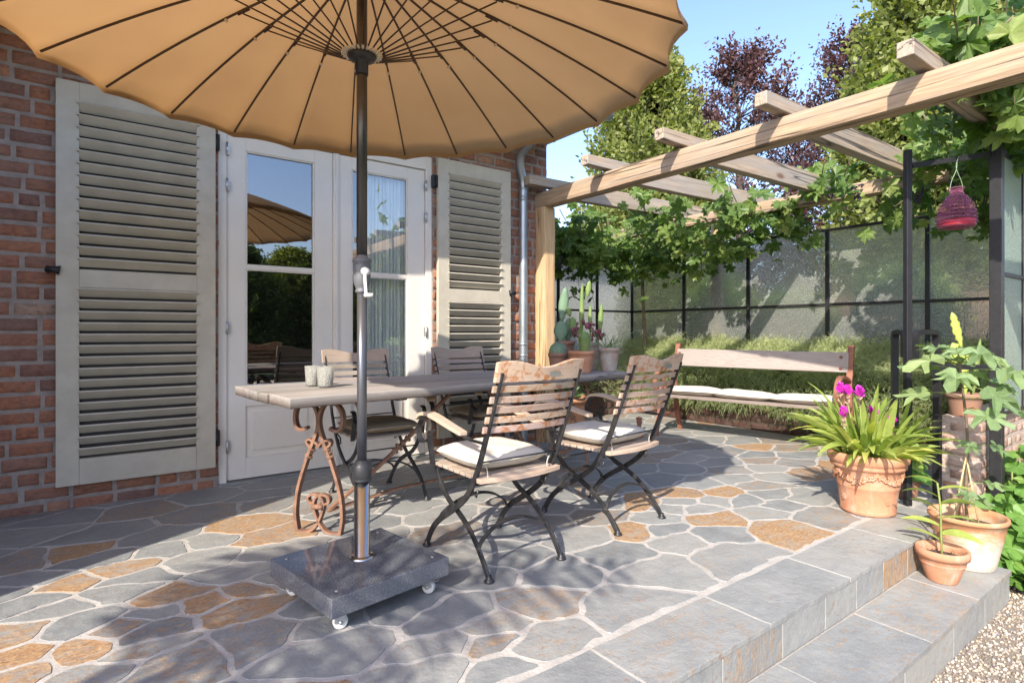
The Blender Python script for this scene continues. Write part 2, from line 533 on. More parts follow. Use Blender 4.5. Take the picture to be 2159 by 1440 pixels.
# ------------------------------------------------------------ mesh builder
class MB:
    def __init__(s):
        s.v = []
        s.f = []
        s.sm = []
        s.c = []
        s.has_c = False

    def add(s, vs, fs, sm=False, c=None):
        o = len(s.v)
        s.v += [tuple(q) for q in vs]
        s.f += [tuple(i + o for i in f) for f in fs]
        s.sm += [sm] * len(fs)
        if c is not None:
            s.has_c = True
        s.c += [c or (1, 1, 1)] * len(vs)

    def box(s, x0, x1, y0, y1, z0, z1, c=None, mat=None):
        vs = [Vector((x, y, z)) for x in (x0, x1) for y in (y0, y1) for z in (z0, z1)]
        if mat is not None:
            vs = [mat @ q for q in vs]
        s.add(vs, [(0, 1, 3, 2), (4, 6, 7, 5), (0, 4, 5, 1), (2, 3, 7, 6), (0, 2, 6, 4), (1, 5, 7, 3)], c=c)

    def tube(s, path, r, seg=8, cap=True, c=None, closed=False):
        P = [Vector(p) for p in path]
        n = len(P)
        rr = r if isinstance(r, (list, tuple)) else [r] * n
        vs = []
        up = None
        for i in range(n):
            if closed:
                d = P[(i + 1) % n] - P[i - 1]
            else:
                d = P[min(i + 1, n - 1)] - P[max(i - 1, 0)]
            if d.length < 1e-9:
                d = Vector((0, 0, 1))
            d.normalize()
            if up is None:
                up = d.orthogonal().normalized()
            else:
                up = up - d * up.dot(d)
                up = up.normalized() if up.length > 1e-6 else d.orthogonal().normalized()
            b = d.cross(up)
            for k in range(seg):
                a = 2 * PI * k / seg
                vs.append(P[i] + (up * math.cos(a) + b * math.sin(a)) * rr[i])
        fs = []
        for i in range(n if closed else n - 1):
            j = (i + 1) % n
            for k in range(seg):
                k2 = (k + 1) % seg
                fs.append((i * seg + k, i * seg + k2, j * seg + k2, j * seg + k))
        if cap and not closed:
            fs.append(tuple(range(seg))[::-1])
            fs.append(tuple((n - 1) * seg + k for k in range(seg)))
        s.add(vs, fs, True, c)

    def ribbon(s, path, nrm, w, t, c=None):
        """flat bar: width w along the constant normal, thickness t in the plane of the path"""
        P = [Vector(p) for p in path]
        nrm = Vector(nrm).normalized()
        n = len(P)
        vs = []
        for i in range(n):
            d = P[min(i + 1, n - 1)] - P[max(i - 1, 0)]
            d.normalize()
            b = d.cross(nrm)
            b = b.normalized() if b.length > 1e-6 else Vector((0, 0, 1))
            for a, e in ((-1, -1), (1, -1), (1, 1), (-1, 1)):
                vs.append(P[i] + nrm * (a * w / 2) + b * (e * t / 2))
        fs = []
        for i in range(n - 1):
            for k in range(4):
                k2 = (k + 1) % 4
                fs.append((i * 4 + k, i * 4 + k2, i * 4 + 4 + k2, i * 4 + 4 + k))
        fs += [(3, 2, 1, 0), tuple((n - 1) * 4 + k for k in range(4))]
        s.add(vs, fs, False, c)

    def lathe(s, prof, c, seg=32, mat=None, col=None, wob=None):
        vs = []
        for r, z in prof:
            for k in range(seg):
                a = 2 * PI * k / seg
                q = r * (1 + (wob(a, z) if wob else 0))
                p = Vector((c[0] + q * math.cos(a), c[1] + q * math.sin(a), c[2] + z))
                vs.append(mat @ p if mat is not None else p)
        fs = []
        for i in range(len(prof) - 1):
            for k in range(seg):
                k2 = (k + 1) % seg
                fs.append((i * seg + k, i * seg + k2, (i + 1) * seg + k2, (i + 1) * seg + k))
        s.add(vs, fs, True, col)

    def ball(s, c, r, seg=8, rings=5, sx=1, sy=1, sz=1, col=None, mat=None):
        vs = []
        for i in range(rings + 1):
            th = PI * i / rings
            for k in range(seg):
                a = 2 * PI * k / seg
                p = Vector((r * sx * math.sin(th) * math.cos(a), r * sy * math.sin(th) * math.sin(a), r * sz * math.cos(th)))
                if mat is not None:
                    p = mat @ p
                vs.append(p + Vector(c))
        fs = []
        for i in range(rings):
            for k in range(seg):
                k2 = (k + 1) % seg
                fs.append((i * seg + k, (i + 1) * seg + k, (i + 1) * seg + k2, i * seg + k2))
        s.add(vs, fs, True, col)

    def build(s, name, mat, parent=None, bevel=0, mods=None):
        me = bpy.data.meshes.new(name)
        me.from_pydata(s.v, [], s.f)
        me.polygons.foreach_set('use_smooth', s.sm)
        if s.has_c:
            a = me.color_attributes.new('tint', 'FLOAT_COLOR', 'POINT')
            flat = []
            for q in s.c:
                flat += [q[0], q[1], q[2], 1]
            a.data.foreach_set('color', flat)
        me.update()
        for m in (mat if isinstance(mat, (list, tuple)) else [mat]):
            me.materials.append(m if not isinstance(m, str) else M[m])
        o = bpy.data.objects.new(name, me)
        COL.objects.link(o)
        if parent is not None:
            o.parent = parent
            if parent.type == 'EMPTY':
                o.matrix_parent_inverse = parent.matrix_basis.inverted()
        if bevel:
            b = o.modifiers.new('bevel', 'BEVEL')
            b.width = bevel
            b.segments = 2
            b.limit_method = 'ANGLE'
            b.angle_limit = R(40)
        return o


def tag(o, label=None, cat=None, group=None, kind=None):
    if label:
        o['label'] = label
    if cat:
        o['category'] = cat
    if group:
        o['group'] = group
    if kind:
        o['kind'] = kind
    return o


def thing(name, label, cat, loc=(0, 0, 0), rz=0, group=None):
    o = bpy.data.objects.new(name, None)
    o.empty_display_size = .1
    COL.objects.link(o)
    o.location = loc
    o.rotation_euler = (0, 0, rz)
    # matrix_basis is read from loc / rot directly
    return tag(o, label, cat, group)


def dup(root, loc, rz, label, group=None):
    r = root.copy()
    COL.objects.link(r)
    r.location = loc
    r.rotation_euler = (0, 0, rz)
    r['label'] = label
    if group:
        r['group'] = group
    for ch in list(root.children):
        c = ch.copy()
        COL.objects.link(c)
        c.parent = r
        for g in list(ch.children):
            d = g.copy()
            COL.objects.link(d)
            d.parent = c
    return r


def smooth(P, it=2):
    P = [Vector(p) for p in P]
    for _ in range(it):
        Q = [P[0]]
        for a, b in zip(P[:-1], P[1:]):
            Q += [a * .75 + b * .25, a * .25 + b * .75]
        Q.append(P[-1])
        P = Q
    return P


def rnd(a, b):
    return random.uniform(a, b)


# ------------------------------------------------------------ the ground
STONES = "-0.1,4.25,g 0.23,4.21,b 0.57,3.89,b 0.65,4.28,g 0.95,4.11,g -0.24,4.03,g 0.04,3.83,g 0.29,3.57,g -0.25,3.58,b -0.09,3.58,o 0.03,3.41,g -0.19,3.26,g -0.29,3.19,g -0.08,3.16,o 0.1,3.21,o -0.22,3.02,g 0.32,3.36,g 0.7,3.51,o 0.79,3.23,o 0.48,3.37,g 0.41,3.1,g 0.77,3,g 0.5,2.83,g 0.08,2.94,g 0.17,3.03,g 0.29,2.74,o 0.38,2.6,o 0.54,2.62,o 0.66,2.65,g -0.12,2.89,g -0.03,2.69,g 0.21,2.61,g -0.24,2.75,o 0.12,2.56,b 0.19,2.48,b -0.03,2.47,o -0.22,2.53,o -0.2,2.42,o 0.14,2.33,m 0.2,2.19,m 0.04,2.25,m 0.47,2.46,o 0.51,2.21,m 0.72,2.27,g 0.73,2.14,g 0.69,1.95,g 1,2.11,g 1.13,1.91,g 1.45,1.8,m 1.2,1.74,m 1.13,1.66,b 1,1.72,g 0.91,1.62,g 1.28,1.56,m 1.07,1.51,g 1.76,1.55,m 1.71,1.96,g 2.11,1.95,g 1.67,2.39,g 1.63,2.22,g 1.44,2.16,g 1.46,2.38,g 1.84,2.48,g 2.45,2.12,o 1.54,2.74,b 2.06,2.5,b 2.44,2.42,b 2.5,1.87,g 2.52,1.6,m 2.94,1.98,o 3.12,1.65,o 3.31,1.85,m 3.51,1.87,g 3.48,1.65,b 2.69,2.17,g 2.74,1.84,g 2.58,2.05,g 2.86,2.45,o 3.07,2.3,g 2.93,2.24,g 3.04,2.16,g 3.23,2.39,o 3.47,2.27,o 3.28,2.18,g 3.43,2.07,g 3.7,2.04,g 3.81,1.87,g 3.56,2.49,g 3.86,2.21,m 3.87,2.42,g 4.16,2.26,g 4.13,2.58,b 4.38,2.46,g 4.63,2.62,b 4.75,2.45,b 5.11,2.56,g 4.81,2.79,g 5.32,2.75,b 5.57,3.03,b 5.32,3.22,g 4.76,2.99,b 4.66,3.33,b 4.12,3.3,b 4.21,3.07,g 4.29,2.8,g 4.53,3.04,g 3.81,2.88,g 3.8,3.31,b 4.21,3.48,g 4.7,3.68,b 5.09,3.83,g 5.41,3.7,g 5.93,3.82,g 5.44,4.05,b 3.42,2.75,g 3.17,2.83,g 2.77,2.83,b 2.57,2.88,g 2.32,2.73,g 2.24,2.95,b 2.08,2.79,g 2.65,2.56,g"
seeds = []
for tkn in STONES.split():
    a, b, c = tkn.split(',')
    seeds.append((float(a), float(b), c))
KY = 1.35
rs = random.Random(11)
for i in range(4000):
    x, y = rs.uniform(-3, 6.3), rs.uniform(1.2, 5.6)
    if min((x - q[0]) ** 2 + ((y - q[1]) * KY) ** 2 for q in seeds) > .33 ** 2:
        seeds.append((x, y, rs.choice('ggggmob')))


def clip(poly, nx, ny, d):
    out = []
    for i in range(len(poly)):
        a, b = poly[i], poly[(i + 1) % len(poly)]
        da = a[0] * nx + a[1] * ny - d
        db = b[0] * nx + b[1] * ny - d
        if da <= 0:
            out.append(a)
        if da * db < 0:
            t = da / (da - db)
            out.append((a[0] + (b[0] - a[0]) * t, a[1] + (b[1] - a[1]) * t))
    return out


def stone(mb, poly, tint, z0, top, rough=.008, rounds=1):
    # poly in plan; chaikin then wobble
    P = poly
    for _ in range(rounds):
        Q = []
        for i in range(len(P)):
            a, b = P[i], P[(i + 1) % len(P)]
            L = math.hypot(b[0] - a[0], b[1] - a[1])
            k = min(.2, .010 / max(L, .001))
            Q += [(a[0] + (b[0] - a[0]) * k, a[1] + (b[1] - a[1]) * k), (b[0] + (a[0] - b[0]) * k, b[1] + (a[1] - b[1]) * k)]
        P = Q
    Q = []
    for i in range(len(P)):
        a, b = P[i], P[(i + 1) % len(P)]
        L = math.hypot(b[0] - a[0], b[1] - a[1])
        n = max(1, int(L / .03))
        for k in range(n):
            t = k / n
            x, y = a[0] + (b[0] - a[0]) * t, a[1] + (b[1] - a[1]) * t
            v = noise.noise_vector(Vector((x * 9, y * 9, 3.3))) * rough * 2.4 + noise.noise_vector(Vector((x * 40, y * 40, 1.3))) * rough * .8
            Q.append((x + v.x, y + v.y))
    n = len(Q)
    if n < 3:
        return
    cx = sum(p[0] for p in Q) / n
    cy = sum(p[1] for p in Q) / n
    vs = [(cx, cy, top)]
    for p in Q:
        vs.append((cx + (p[0] - cx) * .993, cy + (p[1] - cy) * .993, top))
    for p in Q:
        vs.append((p[0], p[1], top - .003))
    for p in Q:
        vs.append((p[0], p[1], z0))
    fs = []
    for i in range(n):
        j = (i + 1) % n
        fs += [(0, 1 + i, 1 + j), (1 + i, 1 + n + i, 1 + n + j, 1 + j), (1 + n + i, 1 + 2 * n + i, 1 + 2 * n + j, 1 + n + j)]
    mb.add(vs, fs, False, tint)


ORA = {'g': (0.0, .32), 'm': (.42, .62), 'b': (.52, .68), 'o': (.76, 1.0)}


def tintof(k):
    lo, hi = ORA[k]
    return (rs.uniform(lo, hi), rs.uniform(.15, .95) if k != 'b' else rs.uniform(0, .4), rs.random())


SLABY = 1.43
mb = MB()
seeds = [q for q in seeds if q[1] > SLABY + .05]
for i, (x, y, k) in enumerate(seeds):
    poly = [(-3.2, SLABY + .022), (6.12, SLABY + .022), (6.12, 5.6), (-3.2, 5.6)]
    near = sorted(((q[0] - x) ** 2 + ((q[1] - y) * KY) ** 2, j) for j, q in enumerate(seeds) if j != i)[:22]
    for d2, j in near:
        qx, qy = seeds[j][0], seeds[j][1]
        # bisector in stretched metric
        nx, ny = qx - x, (qy - y) * KY * KY
        L = math.hypot(nx, ny)
        nx, ny = nx / L, ny / L
        mx, my = (qx + x) / 2, (qy + y) / 2
        poly = clip(poly, nx, ny, mx * nx + my * ny - .0115)
        if len(poly) < 3:
            break
    ar_ = abs(sum(poly[k][0] * poly[(k + 1) % len(poly)][1] - poly[(k + 1) % len(poly)][0] * poly[k][1] for k in range(len(poly)))) / 2 if len(poly) > 2 else 0
    if ar_ > .007:
        stone(mb, poly, tintof(k), -.014, rs.uniform(-.0005, .001), .012)
# squared slabs along the step, with a saw-cut look
xs = [-2.1, -1.35, -.7, .02, .72, 1.395, 2.054, 2.728, 3.434, 4.12]
for a, b in zip(xs[:-1], xs[1:]):
    g = .004
    stone(mb, [(a + g, 1.135), (b - g, 1.135), (b - g, SLABY - .012), (a + g, SLABY - .012)], (rs.uniform(.26, .50), rs.uniform(.25, .9), 0), -.02, .001, .0018, 0)
mb.build('patio_paving', 'slate')['kind'] = 'structure'
mb = MB()
mb.box(-3.3, 4.14, 1.15, 5.9, -.30, -.0025)
mb.box(4.14, 6.14, 1.36, 5.9, -.30, -.0025)
mb.build('patio_mortar_bed', 'mortar')['kind'] = 'structure'
# steps
mb = MB()
xr = [-2.2, -1.5, -.9, -.2, .5, .95, 1.38, 1.75, 2.15, 2.5, 2.8, 3.1, 3.4, 3.72, 4.12]
for a, b in zip(xr[:-1], xr[1:]):
    mb.box(a + .003, b - .003, 1.138, 1.16, -.163, -.018, c=(rs.uniform(.2, .85), rs.uniform(.2, .8), 0))
xr = [-2.2, -1.2, -.3, .45, 1.2, 1.9, 2.5, 3.05, 3.5, 3.93]
for a, b in zip(xr[:-1], xr[1:]):
    mb.box(a + .002, b - .002, .845, .865, -.36, -.186, c=(rs.uniform(.0, .3), rs.uniform(.6, 1), 0))
mb.box(3.908, 3.93, .866, 1.138, -.36, -.186, c=(.1, .7, 0))
mb.build('step_risers', 'slate_riser', bevel=.002)['kind'] = 'structure'
mb = MB()
xt = [-2.2, -1.3, -.65, .05, .75, 1.42, 2.10, 2.757, 3.377, 3.935]
for a, b in zip(xt[:-1], xt[1:]):
    g = .003
    stone(mb, [(a + g, .838), (b - g, .838), (b - g, 1.133), (a + g, 1.133)], (rs.uniform(.40, .56), rs.uniform(.3, .8), 0), -.19, -.165, .0012, 0)
mb.build('lower_step_tread', 'slate')['kind'] = 'structure'
mb = MB()
mb.box(-2.2, 3.925, .86, 1.15, -.36, -.170)
mb.build('lower_step_bed', 'mortar')['kind'] = 'structure'
mb = MB()
mb.add([(-200, -200, -.345), (200, -200, -.345), (200, 200, -.345), (-200, 200, -.345)], [(0, 1, 2, 3)])
mb.build('lawn', 'lawn')['kind'] = 'structure'
mb = MB()
mb.add([(-3, -1.5, -.335), (7.5, -1.5, -.335), (7.5, 1.14, -.335), (-3, 1.14, -.335)], [(0, 1, 2, 3)])
mb.build('gravel_path', 'gravelbed')['kind'] = 'structure'
mb = MB()
for i in range(9500):
    x, y = rs.uniform(2.1, 4.6), rs.uniform(.05, .845)
    if x > 3.95:
        y = rs.uniform(.05, 1.12)
    r = rs.uniform(.003, .0075)
    v = rs.uniform(.55, 1.5)
    c = rs.choice([(.46, .38, .29), (.55, .48, .40), (.36, .28, .21), (.50, .42, .33), (.30, .27, .25)])
    m3 = Matrix.Rotation(rs.uniform(0, 6), 3, Vector((rs.random(), rs.random(), rs.random() + .01)))
    mb.ball((x, y, -.335 + r * .5), r, 5, 3, 1.3, 1, .75, tuple(q * v * .9 for q in c), m3)


def pebblemat():
    m, t, p, o = nmat('pebble')
    t.links.new(attr(t).outputs['Color'], p.inputs['Base Color'])
    p.inputs['Roughness'].default_value = .85
    return m


M['pebble'] = pebblemat()
tag(mb.build('gravel', 'pebble'), 'loose beige gravel beside the grey stone steps', 'gravel', kind='stuff')


# ------------------------------------------------------------ brick walls
def bricks(mb, length, z0, z1, place, seed=1, course=.094, blen=.225, openings=(), proud=.006, lo=0, hi=1, header=.32):
    """place(u, depth, z) -> point; depth outward; bricks bulge a little and wander"""
    r = random.Random(seed)
    z = z0
    row = 0
    while z < z1 - .02:
        h = course - .020
        u = -blen * (.5 if row % 2 else 0) - r.uniform(0, .03)
        while u < length:
            L = (blen - .016 if r.random() > header else blen * .48) * r.uniform(.94, 1.05)
            a, b = max(u, 0), min(u + L, length)
            u += L + r.uniform(.014, .024)
            if b - a < .04:
                continue
            zz0, zz1 = z + r.uniform(-.003, .003), min(z + h + r.uniform(-.004, .005), z1)
            segs = [(a, b)]
            for (ox0, ox1, oz0, oz1) in openings:
                if zz1 > oz0 + .02 and zz0 < oz1 - .02:
                    ns = []
                    for p, q in segs:
                        if q <= ox0 or p >= ox1:
                            ns.append((p, q))
                        else:
                            if p < ox0:
                                ns.append((p, ox0))
                            if q > ox1:
                                ns.append((ox1, q))
                    segs = ns
            for p, q in segs:
                if q - p < .025:
                    continue
                t = r.betavariate(2, 2.2)
                t = lo + (hi - lo) * (t if r.random() > .12 else r.random())
                c = (t, r.random(), 0)
                nx, nzv = max(4, int((q - p) / .03)), 5
                W_, H_ = q - p, zz1 - zz0
                dd = proud + r.uniform(-.003, .004)
                vs = []
                for j in range(nzv + 1):
                    for i in range(nx + 1):
                        fu = 0 if i == 0 else 1 if i == nx else (.006 + (W_ - .012) * (i - 1) / (nx - 2)) / W_
                        fz = 0 if j == 0 else 1 if j == nzv else (.006 + (H_ - .012) * (j - 1) / (nzv - 2)) / H_
                        uu = p + (q - p) * fu
                        z_ = zz0 + (zz1 - zz0) * fz
                        e = min(fu * W_, (1 - fu) * W_, fz * H_, (1 - fz) * H_)
                        nv = noise.noise_vector(Vector((uu * 14 + seed, z_ * 14, row)))
                        edge = 1 if e > .004 else 0
                        if not edge:
                            uu += nv.x * .006
                            z_ += nv.z * .006
                        depth = dd + nv.y * .006 if edge else -.004
                        vs.append(place(uu, depth, z_))
                        # shoulder handled by interior ring
                fs = []
                for j in range(nzv):
                    for i in range(nx):
                        k = j * (nx + 1) + i
                        fs.append((k, k + 1, k + nx + 2, k + nx + 1))
                mb.add(vs, fs, True, c)
        z += course
        row += 1


house = thing('brick_house', 'red brick house with white french doors and louvred taupe shutters', 'house', (-1, 4.6, 0))
WY = 4.50
DX0, DX1, DZ = .735, 2.46, 2.66       # clear opening of the door frame
wall = MB()
op = [(DX0 + 1.5, DX1 + 1.5, -1, DZ)]
bricks(wall, 3.79 + 1.5, -.02, 3.02, lambda u, d, z: (u - 1.5, WY - d, z), 3, openings=op)
bricks(wall, 2.6, -.02, 3.02, lambda u, d, z: (3.79 + d, WY + u, z), 5)
bricks(wall, 2.0, -.02, 4.6, lambda u, d, z: (-1.5 + d, 2.5 + u, z), 8)
wobj = wall.build('brick_wall', 'brick', house)
mo = MB()
mo.box(-1.5, DX0, WY, 4.68, -.3, 5.0)
mo.box(DX1, 3.79, WY, 4.68, -.3, 3.02)
mo.box(DX0, DX1, WY, 4.68, DZ, 3.02)
mo.box(3.6, 3.79, 4.68, 7.4, -.3, 3.02)
mo.box(-6, -1.5, 2.5, 7.4, -.3, 5.0)
mo.box(-1.5, 3.6, 7.3, 7.4, -.3, 3.02)
mo.build('mortar_joint', 'brickmortar', house)
ro = MB()
ro.box(-1.5, 3.77, 3.62, 4.50, 3.02, 3.10)
ro.box(-1.5, 3.80, 4.50, 7.5, 3.02, 3.16)
ro.build('eave', 'soffit', house)
gu = MB()
gu.tube([(-1.5, 3.60, 3.06), (3.78, 3.60, 3.06)], .055, 12)
gu.build('gutter', 'zinc', house)
fl = MB()
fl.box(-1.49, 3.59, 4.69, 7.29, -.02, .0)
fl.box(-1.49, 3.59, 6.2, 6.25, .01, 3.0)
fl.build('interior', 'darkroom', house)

# door frame and doors
fr = MB()
fr.box(DX0, .792, 4.515, 4.60, .0, DZ)
fr.box(2.402, DX1, 4.515, 4.60, .0, DZ)
fr.box(.792, 2.402, 4.515, 4.60, 2.545, DZ)
fr.build('door_frame', 'white', house, bevel=.003)
sill = MB()
sill.box(DX0 - .0, DX1, 4.48, 4.66, -.01, .012, c=(.02, .2, 0))
sill.build('threshold', 'slate', house, bevel=.002)


def leafdoor(x0, x1, px0, px1, label):
    d = MB()
    y0, y1 = 4.54, 4.585
    rails = [(.02, .17), (.552, .70), (1.566, 1.592), (2.437, 2.54)]
    d.box(x0, px0, y0, y1, .02, 2.54)
    d.box(px1, x1, y0, y1, .02, 2.54)
    for a, b in rails:
        yy = y0 if b - a > .05 else y0 + .004
        d.box(px0, px1, yy, y1, a, b)
    # raised bottom panel
    d.box(px0, px1, y0 + .018, y1 - .01, .17, .552)
    d.box(px0 + .05, px1 - .05, y0 + .006, y0 + .019, .22, .502)
    # putty beads round the panes
    for a, b in ((.70, 1.566), (1.592, 2.437)):
        for q in ((px0, px0 + .012, a, b), (px1 - .012, px1, a, b), (px0 + .012, px1 - .012, a, a + .010), (px0 + .012, px1 - .012, b - .010, b)):
            d.box(q[0], q[1], y0 + .008, y0 + .022, q[2], q[3])
    o = d.build('french_door', 'white', house, bevel=.0025)
    for a, b in ((.705, 1.56), (1.597, 2.432)):
        g = MB()
        g.add([(px0, y0 + .024, a), (px1, y0 + .024, a), (px1, y0 + .024, b), (px0, y0 + .024, b)], [(0, 1, 2, 3)])
        g.build('pane', 'pane', o)
    return o


dl = leafdoor(.796, 1.572, .925, 1.427, '')
dr_ = leafdoor(1.628, 2.398, 1.732, 2.238, '')
st = MB()
st.box(1.574, 1.626, 4.528, 4.556, .02, 2.54)
st.box(1.588, 1.612, 4.520, 4.529, .02, 2.54)
st.build('astragal', 'white', house, bevel=.003)
for x, zs, dd in ((.794, (2.42, 2.16, 1.13, .27), dl), (2.40, (2.40, 2.12, 1.10, .27), dr_)):
    for z in zs:
        h = MB()
        h.tube([(x, 4.508, z - .045), (x, 4.508, z + .045)], .0085, 8)
        for k in (-.017, .017):
            h.tube([(x, 4.508, z + k - .001), (x, 4.508, z + k + .001)], .0105, 8)
        h.box(x - .001, x + .014, 4.508, 4.541, z - .04, z + .04)
        h.build('hinge', 'zincbright', dd)


def shutter(x0, x1, stilew, zs, side, n):
    root_y0, root_y1 = 4.435, 4.472
    f = MB()
    z0, z1 = .15, 2.65
    a, b = x0 + .115, x1 - .118
    f.box(x0, a, root_y0, root_y1, z0, z1)
    f.box(b, x1, root_y0, root_y1, z0, z1)
    for p, q in ((z0, .31), (1.375, 1.49), (2.53, z1)):
        f.box(a, b, root_y0, root_y1, p, q)
    o = f.build('shutter', 'taupe', house, bevel=.003)
    for p, q, k in ((.31, 1.375, 15), (1.49, 2.53, 14)):
        lv = MB()
        step = (q - p) / k
        for i in range(k):
            zc = p + step * (i + .5) + .006
            # slat tilts down toward the street, projecting from the frame with pale nosing
            vs = []
            for x in (a - .012 if False else a, b):
                for (yy, zz) in ((root_y0 - .016, zc + .020), (root_y0 - .012, zc + .028), (root_y1 - .008, zc - .020), (root_y1 - .012, zc - .026)):
                    vs.append((x, yy, zz))
            # front lip high, back edge low: the visible face slopes back downward
            lv.add(vs, [(0, 1, 2, 3)[::-1], (4, 5, 6, 7), (0, 4, 5, 1)[::-1], (1, 5, 6, 2)[::-1], (2, 6, 7, 3)[::-1], (3, 7, 4, 0)[::-1]])
            for e in ((a - .014, a + .004), (b - .004, b + .014)):
                lv.box(e[0], e[1], root_y0 - .0155, root_y0 - .001, zc + .019, zc + .029)
        lv.build('louvre_slats', 'taupe', o)
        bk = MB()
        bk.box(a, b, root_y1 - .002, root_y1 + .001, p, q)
        bk.build('gap_shade_sheet', 'darkroom', o)  # added dark sheet that paints the shade between the slats
    hx = x1 + .008 if side > 0 else x0 - .008
    for z in (2.44, .35):
        h = MB()
        h.box(hx - .012, hx + .022 if side > 0 else hx + .012, 4.455, 4.50, z - .055, z + .055) if side > 0 else h.box(hx - .030, hx + .010, 4.455, 4.50, z - .055, z + .055)
        h.tube([(hx, 4.448, z - .05), (hx, 4.448, z + .05)], .011, 8)
        h.build('hinge', 'black', o)
    hb = MB()
    ex = x0 - .01 if side > 0 else x1 + .01
    s = 1 if side > 0 else -1
    hb.tube([(ex - s * .035, 4.50, 1.48), (ex - s * .03, 4.455, 1.48)], .013, 8)
    hb.tube([(ex - s * .035, 4.43, 1.48), (ex - s * .0, 4.428, 1.48), (ex + s * .03, 4.426, 1.475)], [.022, .018, .030], 10)
    hb.build('holdback', 'black', o)
    return o


s1 = shutter(-.168, .708, .1, None, 1, 14)
s2 = shutter(2.483, 3.284, .1, None, -1, 14)
dp = MB()
dp.tube(smooth([(3.335, 3.70, 2.98), (3.335, 4.30, 2.86), (3.35, 4.40, 2.76), (3.432, 4.43, 2.60), (3.432, 4.43, 2.50), (3.432, 4.43, 2.0), (3.432, 4.43, .9), (3.432, 4.43, -.01)], 2), .042, 20)
for z in (2.50, 2.42, 2.39, .97, .86):
    dp.tube([(3.432, 4.43, z), (3.432, 4.43, z + .018)], .0475, 20)
dp.build('downpipe', 'zinc', house)
cu = MB()
n = 160
vs = []
for i in range(n + 1):
    x = 1.86 + .48 * i / n
    y = 4.645 + .028 * math.sin(i * .55) + .012 * math.sin(i * .21)
    vs += [(x, y, .05), (x, y, 2.6)]
cu.add(vs, [(2 * i, 2 * i + 2, 2 * i + 3, 2 * i + 1) for i in range(n)], True)
tag(cu.build('curtain', 'curtain'), 'pale blue-grey curtain hanging inside the right french door', 'curtain')
yl = MB()
yl.add([(-.60, 4.47, 2.06), (-.49, 4.475, 2.105), (-.435, 4.48, 2.085), (-.48, 4.47, 2.06), (-.60, 4.46, 2.03)], [(0, 1, 2, 3, 4)])
tag(yl.build('yellow_leaf', 'yellow'), 'bright yellow leaf against the brick wall left of the shutter', 'leaf')

# ------------------------------------------------------------ pergola
perg = thing('pergola', 'oak pergola with square front beam and six rafters carrying grape vine', 'pergola', (3.7, 4.4, 0))
BX = 3.63


def woodbox(name, x0, x1, y0, y1, z0, z1, mat, parent, axis, seed=0, amp=.006):
    """hewn timber: subdivided along its axis with slight wander"""
    mbx = MB()
    L = [(x0, x1), (y0, y1), (z0, z1)]
    n = max(2, int((L[axis][1] - L[axis][0]) / .12))
    oth = [i for i in range(3) if i != axis]
    vs = []
    ring = []
    k = 5
    for (a, b) in ((0, 0), (1, 0), (1, 1), (0, 1)):
        pass
    per = []
    for i in range(k):
        per.append((i / k, 0))
    for i in range(k):
        per.append((1, i / k))
    for i in range(k):
        per.append((1 - i / k, 1))
    for i in range(k):
        per.append((0, 1 - i / k))
    m_ = len(per)
    for i in range(n + 1):
        t = L[axis][0] + (L[axis][1] - L[axis][0]) * i / n
        for (a, b) in per:
            q = [0, 0, 0]
            q[axis] = t
            a_, b_ = a, b
            # eased arrises
            if (a in (0, 1)) and (b in (0, 1)):
                a_ = a * .92 + .04
                b_ = b * .92 + .04
            q[oth[0]] = L[oth[0]][0] + (L[oth[0]][1] - L[oth[0]][0]) * a_
            q[oth[1]] = L[oth[1]][0] + (L[oth[1]][1] - L[oth[1]][0]) * b_
            nv = noise.noise_vector(Vector(q) * 2.3 + Vector((seed, seed, 0))) * amp
            q[oth[0]] += nv.x
            q[oth[1]] += nv.y
            vs.append(q)
    fs = []
    for i in range(n):
        for j in range(m_):
            j2 = (j + 1) % m_
            fs.append((i * m_ + j, i * m_ + j2, (i + 1) * m_ + j2, (i + 1) * m_ + j))
    fs.append(tuple(range(m_))[::-1])
    fs.append(tuple(n * m_ + j for j in range(m_)))
    mbx.add(vs, fs, False)
    return mbx.build(name, mat, parent)


woodbox('beam', BX, BX + .15, -.6, 4.495, 2.352, 2.512, 'beam', perg, 1, 1)
woodbox('post', BX, BX + .15, 4.345, 4.495, 0, 2.351, 'post', perg, 2, 3)
woodbox('beam', 5.86, 6.00, .2, 5.75, 2.39, 2.522, 'beam', perg, 1, 6)
woodbox('post', 6.55, 6.69, 4.30, 4.44, -.3, 2.52, 'post', perg, 2, 9)
woodbox('beam', 6.55, 6.69, .2, 5.75, 2.40, 2.522, 'beam', perg, 1, 16) if False else None
woodbox('post', 5.86, 6.00, .93, 1.06, .0, 2.389, 'post', perg, 2, 12)
for i, y in enumerate((.30, 1.105, 1.90, 2.70, 3.49, 4.29)):
    m = MB()
    prof = [(3.40, 2.530), (3.60, 2.531), (3.784, 2.532), (3.786, 2.452)] + [(3.786 + .34 * k, 2.452 + .005 * k) for k in range(1, 7)] + [(5.856, 2.492), (5.858, 2.524), (6.72, 2.532), (6.72, 2.672)] + [(6.72 - .34 * k, 2.672 - .0056 * k) for k in range(1, 10)] + [(3.40, 2.615)]
    n = len(prof)
    vs = []
    for (x, z) in prof:
        w_ = noise.noise(Vector((x * 1.5, y * 3, z))) * .006
        vs.append((x, y + w_, z))
    for (x, z) in prof:
        w_ = noise.noise(Vector((x * 1.5, y * 3 + 5, z))) * .006
        vs.append((x, y + .083 + w_, z))
    m.add(vs, [tuple(range(n)), tuple(range(2 * n - 1, n - 1, -1))] + [(k, n + k, n + (k + 1) % n, (k + 1) % n) for k in range(n)])
    m.build('rafter', 'rafter', perg, bevel=.005)

